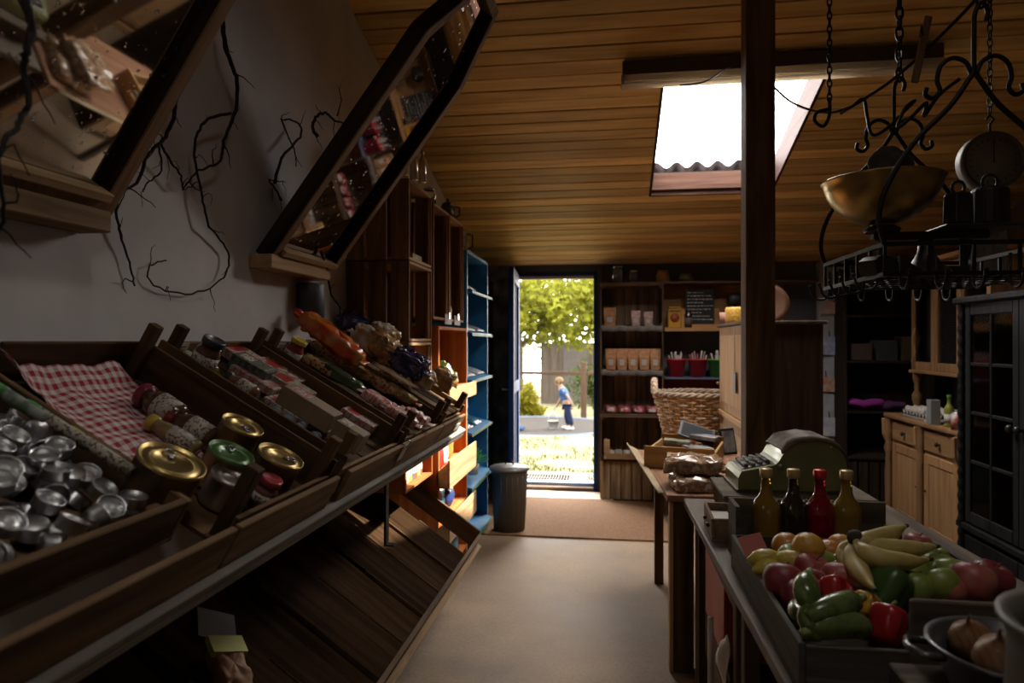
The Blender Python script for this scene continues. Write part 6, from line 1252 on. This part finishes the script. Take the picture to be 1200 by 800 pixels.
def jhook(x,y,dx,dy): 
    pts = [(x,y,-.03),(x,y,-.10)]+[(x+dx*.03*(1-math.cos(a)),y+dy*.03*(1-math.cos(a)),-.10-.028*math.sin(a)) for a in [PI*i/8 for i in range(1,9)]]+[(x+dx*.066,y+dy*.066,-.085)]
    m = MB().tube(pts,.0042,6); m.blob((x+dx*.066,y+dy*.066,-.082),(.007,.007,.007),nu=8,nv=6); m.build('hook', IRON, pr_)
for k in range(5): jhook(-hx, -hy+.05+k*.11, -1, 0)
for k in range(5): jhook(-hx+.04+k*.095, -hy, 0, -1)
for k in range(5): jhook(-hx+.04+k*.095, hy, 0, 1)
for sy_ in (-1,1):
    for sx_ in (-1,1):
        pts = [(sx_*hx,sy_*hy,0),(sx_*(hx+.015),sy_*hy,.07),(sx_*(hx-.005),sy_*hy,.16),(sx_*(hx-.075),sy_*hy,.28),(sx_*(hx-.17),sy_*hy,.38),(sx_*.012,sy_*hy,.455),(0,sy_*hy,.475)]
        MB().tube(smooth(pts),.0075,8).build('hanger_arch', IRON, pr_)
        sp = [(sx_*.005,sy_*hy,.46),(sx_*.02,sy_*hy,.50),(sx_*.055,sy_*hy,.515),(sx_*.085,sy_*hy,.495),(sx_*.095,sy_*hy,.455),(sx_*.088,sy_*hy,.425),(sx_*.105,sy_*hy,.405),(sx_*.125,sy_*hy,.415),(sx_*.122,sy_*hy,.435)]
        MB().tube(smooth(sp,4),.0065,8).build('scroll', IRON, pr_)
    MB().tube(smooth([(0,sy_*hy,.46),(0,sy_*hy,.60),(.004,sy_*hy,.64),(.02,sy_*hy,.665),(.035,sy_*hy,.64),(.03,sy_*hy,.615)],4),.0065,8).build('hanger_hook', IRON, pr_)
chain('iron chain holding the near hook of the pot rack', Vector((1.015,2.06,CZ(2.06)-.005)), Vector((1.015,2.06,qz+.655)), .05, .0045)
chain('iron chain holding the far hook of the pot rack', Vector((1.015,2.60,CZ(2.6)-.005)), Vector((1.015,2.60,qz+.655)), .05, .0045)
hang('wrought_scroll','twisted iron scroll bar linking the chain hook to the pot rack','scroll bar',[PY(1000,124,2.48),PY(1012,116,2.45),PY(1016,135,2.44),PY(1022,158,2.40),PY(1040,150,2.36),PY(1060,130,2.32),PY(1072,118,2.30),PY(1060,128,2.28),PY(1052,150,2.27),PY(1070,135,2.26),PY(1086,120,2.24),PY(1083,136,2.24),PY(1100,112,2.2),PY(1125,92,2.16)],.0055,IRON)
# balance scale with brass pan standing on the rack
gx, gy = PY(1085,300,2.32).x, 2.32; zf = qz-.084
bs_ = thing('balance_scale', 'old balance scale with a round brass pan standing in the iron rack', 'scale', (gx,gy,zf)); CI = mat((.03,.024,.020),.5,.5,name='cast_iron')
MB().lathe([(.095,0),(.095,.012),(.07,.03),(.04,.06),(.024,.09),(.022,.13),(0,.13)],28).build('foot', CI, bs_); MB().box((-.16,-.018,.13),(.18,.018,.155)).build('beam', CI, bs_, bevel=.005); MB().box((-.13,-.02,.02),(.12,.02,.045)).build('lower_beam', CI, bs_, bevel=.004)
for x in (-.13,.15): MB().lathe([(.012,.045),(.012,.13)],10,T(x if x<0 else .11,0,0)).build('link_rod', CI, bs_)
MB().box((.02,-.09,.156),(.24,.09,.166)).build('weight_plate', CI, bs_, bevel=.004)
MB().lathe([(.05,.156),(.055,.165),(.04,.175)],20,T(-.13,0,0)).build('pan_support', CI, bs_)
BRS = mat((.42,.29,.11),.33,1,var=.25,scale=9,name='brass')
Rp = .175; pf = [(0,0)]+[(Rp*math.sin(a),Rp*.95*(1-math.cos(a))) for a in [PI*.45*i/10 for i in range(1,11)]]; pf += [(Rp*.99+.006,pf[-1][1]+.004),(Rp*.985,pf[-1][1]+.008)]+[(Rp*.97*math.sin(a),Rp*.95*(1-math.cos(a))+.005) for a in [PI*.44*i/10 for i in range(10,-1,-1)]]
pp = thing('brass_pan', 'large round brass bowl resting on the balance scale', 'bowl', (gx-.13,gy,zf+.176)); MB().lathe(pf,44,cap=False).build('bowl', BRS, pp); MB().lathe([(.03,-.0),(.035,.004),(.03,.006)],20).build('foot_ring', BRS, pp)
for (dx,dy,r,h,lb) in ((.08,-.03,.045,.10,'left black iron weight with a ring on the scale plate'),(.185,.0,.055,.12,'bigger black iron weight with a ring handle, right on the scale plate')):
    t = thing('iron_weight', lb, 'weight', (gx+dx,gy+dy,zf+.167)); MB().lathe([(r*.9,0),(r,.008),(r*.95,h-.01),(r*.8,h),(0,h)],6 if r<.05 else 20,smooth=False).build('block', CI, t, bevel=.003); MB().tube([(r*.4*math.cos(a),0,h+.018+r*.45*math.sin(a)) for a in [2*PI*i/14 for i in range(14)]],.005,6,closed=True).build('ring', CI, t)
solo('dark_bundle', MB().blob((0,0,.06),(.055,.05,.065),.9,.03,22,7,26,14), mat((.035,.025,.02),.8,bump=.5,scale=40,name='dark_wool'), 'dark shaggy bundle sitting in the brass bowl', 'bundle', (gx-.11,gy+.0,zf+.176+.125))
solo('flat_iron', MB().prism([(-.08,0),(.09,0),(.10,.02),(.04,.045),(-.06,.06),(-.09,.04)],-.03,.03), CI, 'dark flat iron lying in the wire rack left of the scale foot', 'iron', (gx-.17,gy-.16,zf+.001), R(.5,'Z'), bevel=.006)
solo('folded_paper', MB().box((-.08,-.05,0),(.08,.05,.012)), mat((.25,.24,.23),.7,name='grey_paper'), 'folded pale paper lying in the wire rack', 'paper', (gx+.05,gy+.19,zf+.001), R(.3,'Z'), bevel=.002)
# kitchen scale with pale dial, hung further back
kx = PY(1160,190,2.95); kd = thing('hanging_dial_scale', 'round pale dial scale with chains hanging in the upper right corner', 'scale', kx)
MB().lathe([(.10,-.03),(.115,-.028),(.115,.028),(.108,.03),(.105,.026),(0,.026)],40,R(PI/2,'X')).build('case', mat((.13,.12,.10),.5,.2,name='cream_enamel'), kd); MB().lathe([(.0,.0),(.10,0),(.10,.002),(0,.002)],40,T(0,-.0265,0)@R(PI/2,'X'),cap=False).build('dial_face', mat((.20,.18,.15),.5,name='dial'), kd)
m = MB()
for k in range(24): a = 2*PI*k/24; m.bar((.078*math.cos(a),-.0292,.078*math.sin(a)),(.092*math.cos(a),-.0292,.092*math.sin(a)),.0025,.0008,(0,1,0))
m.build('dial_marks', BLACK, kd); MB().bar((0,-.0305,-.01),(.0,-.0305,.075),.005,.001,(0,1,0)).build('pointer', BLACK, kd)
MB().tube([(0,0,.115),(0,0,.15),(.015,0,.17),(0,0,.185),(-.015,0,.17)],.005).build('hanging_ring', IRON, kd)
chain('thin iron chain holding the dial scale under the ceiling', Vector((kx.x,2.95,CZ(2.95)-.005)), kx+Vector((0,0,.19)), .04, .003)
tw_ = thing('hanging_towel', 'pale grey ribbed towel hanging below the dial scale', 'towel', kx+Vector((.01,.05,-.12)))
MB().sheet(24,30,lambda a,b_: Vector((-.075+.15*a, .006*math.sin(a*18)+.002*math.sin(b_*90), -.36*b_))).build('cloth', mat((.24,.23,.22),.9,bump=.3,scale=70,name='towel'), tw_, solid=.004); MB().tube([(-.085,0,.004),(.085,0,.004)],.006).build('rod', IRON, tw_); MB().tube([(0,0,.004),(0,-.03,.03)],.003).build('hook', IRON, tw_)

# ------------------------------------------------------------------ group phrases for things that come in sets
GROUPS = {'fruit_crate':'tilted fruit crates on the left wall','apple_crate':'apple crates stacked on the left wall','wall_crate':'dark crates stacked by the door','apple':'apples in the fruit crate','orange':'oranges in the fruit crate',
 'lemon':'lemons in the fruit crate','bell_pepper':'bell peppers in the fruit crate','zucchini':'zucchinis in the fruit crate','drink_bottle':'four drink bottles in the wooden box','postcard':'cards in the papers tray','willow_twig':'dark willow twigs on the wall',
 'food_tin':'lidded tins','food_carton':'cartons in the tilted crate','front_board':'boards along the front of the crate rack','paper_bag':'paper bags on the wall crates','sweets_pack':'red and white packs in the middle wall crate','greeting_card':'cards on the white post',
 'wall_shelf':'shelves on the back wall','pencil_pot':'pots of sticks on the wall shelf','onion':'onions in the bowl','iron_weight':'iron weights on the scale','crockery_stack':'crockery behind the hutch glass','cabinet_bundle':'things inside the black cabinet','flat_packet':'flat packs on the blue shelf',
 'snack_bag':'bags on the orange shelf','packet':'bags and packets in the tilted crates','jar':'small jars in the tilted crates','leaning_mirror':'leaning mirrors','bracket_board':'bracket boards under the mirrors','price_card':'white price cards on the rack','price_holder':'tickets on the orange shelf',
 'iron_strut':'iron struts under the rail','packet_roll':'slim tubes by the tealight crate','storage_jar':'jars on the high ledge','sponge':'bundles in the little tray','wrapped_bread':'wrapped flat breads','stored_box':'boxes in the dark bookcase','leafy_tree':'garden trees','garden_bush':'garden bushes',
 'iron_chain':'iron chains under the ceiling','power_cable':'black cables under the ceiling','paper_edging':'paper edgings on the wall crates','oil_bottle':'bottles on the hutch'}
for o in list(C.objects):
    if o.parent is None and 'category' in o and 'group' not in o:
        g = GROUPS.get(o.name.split('.')[0])
        if g: o['group'] = g
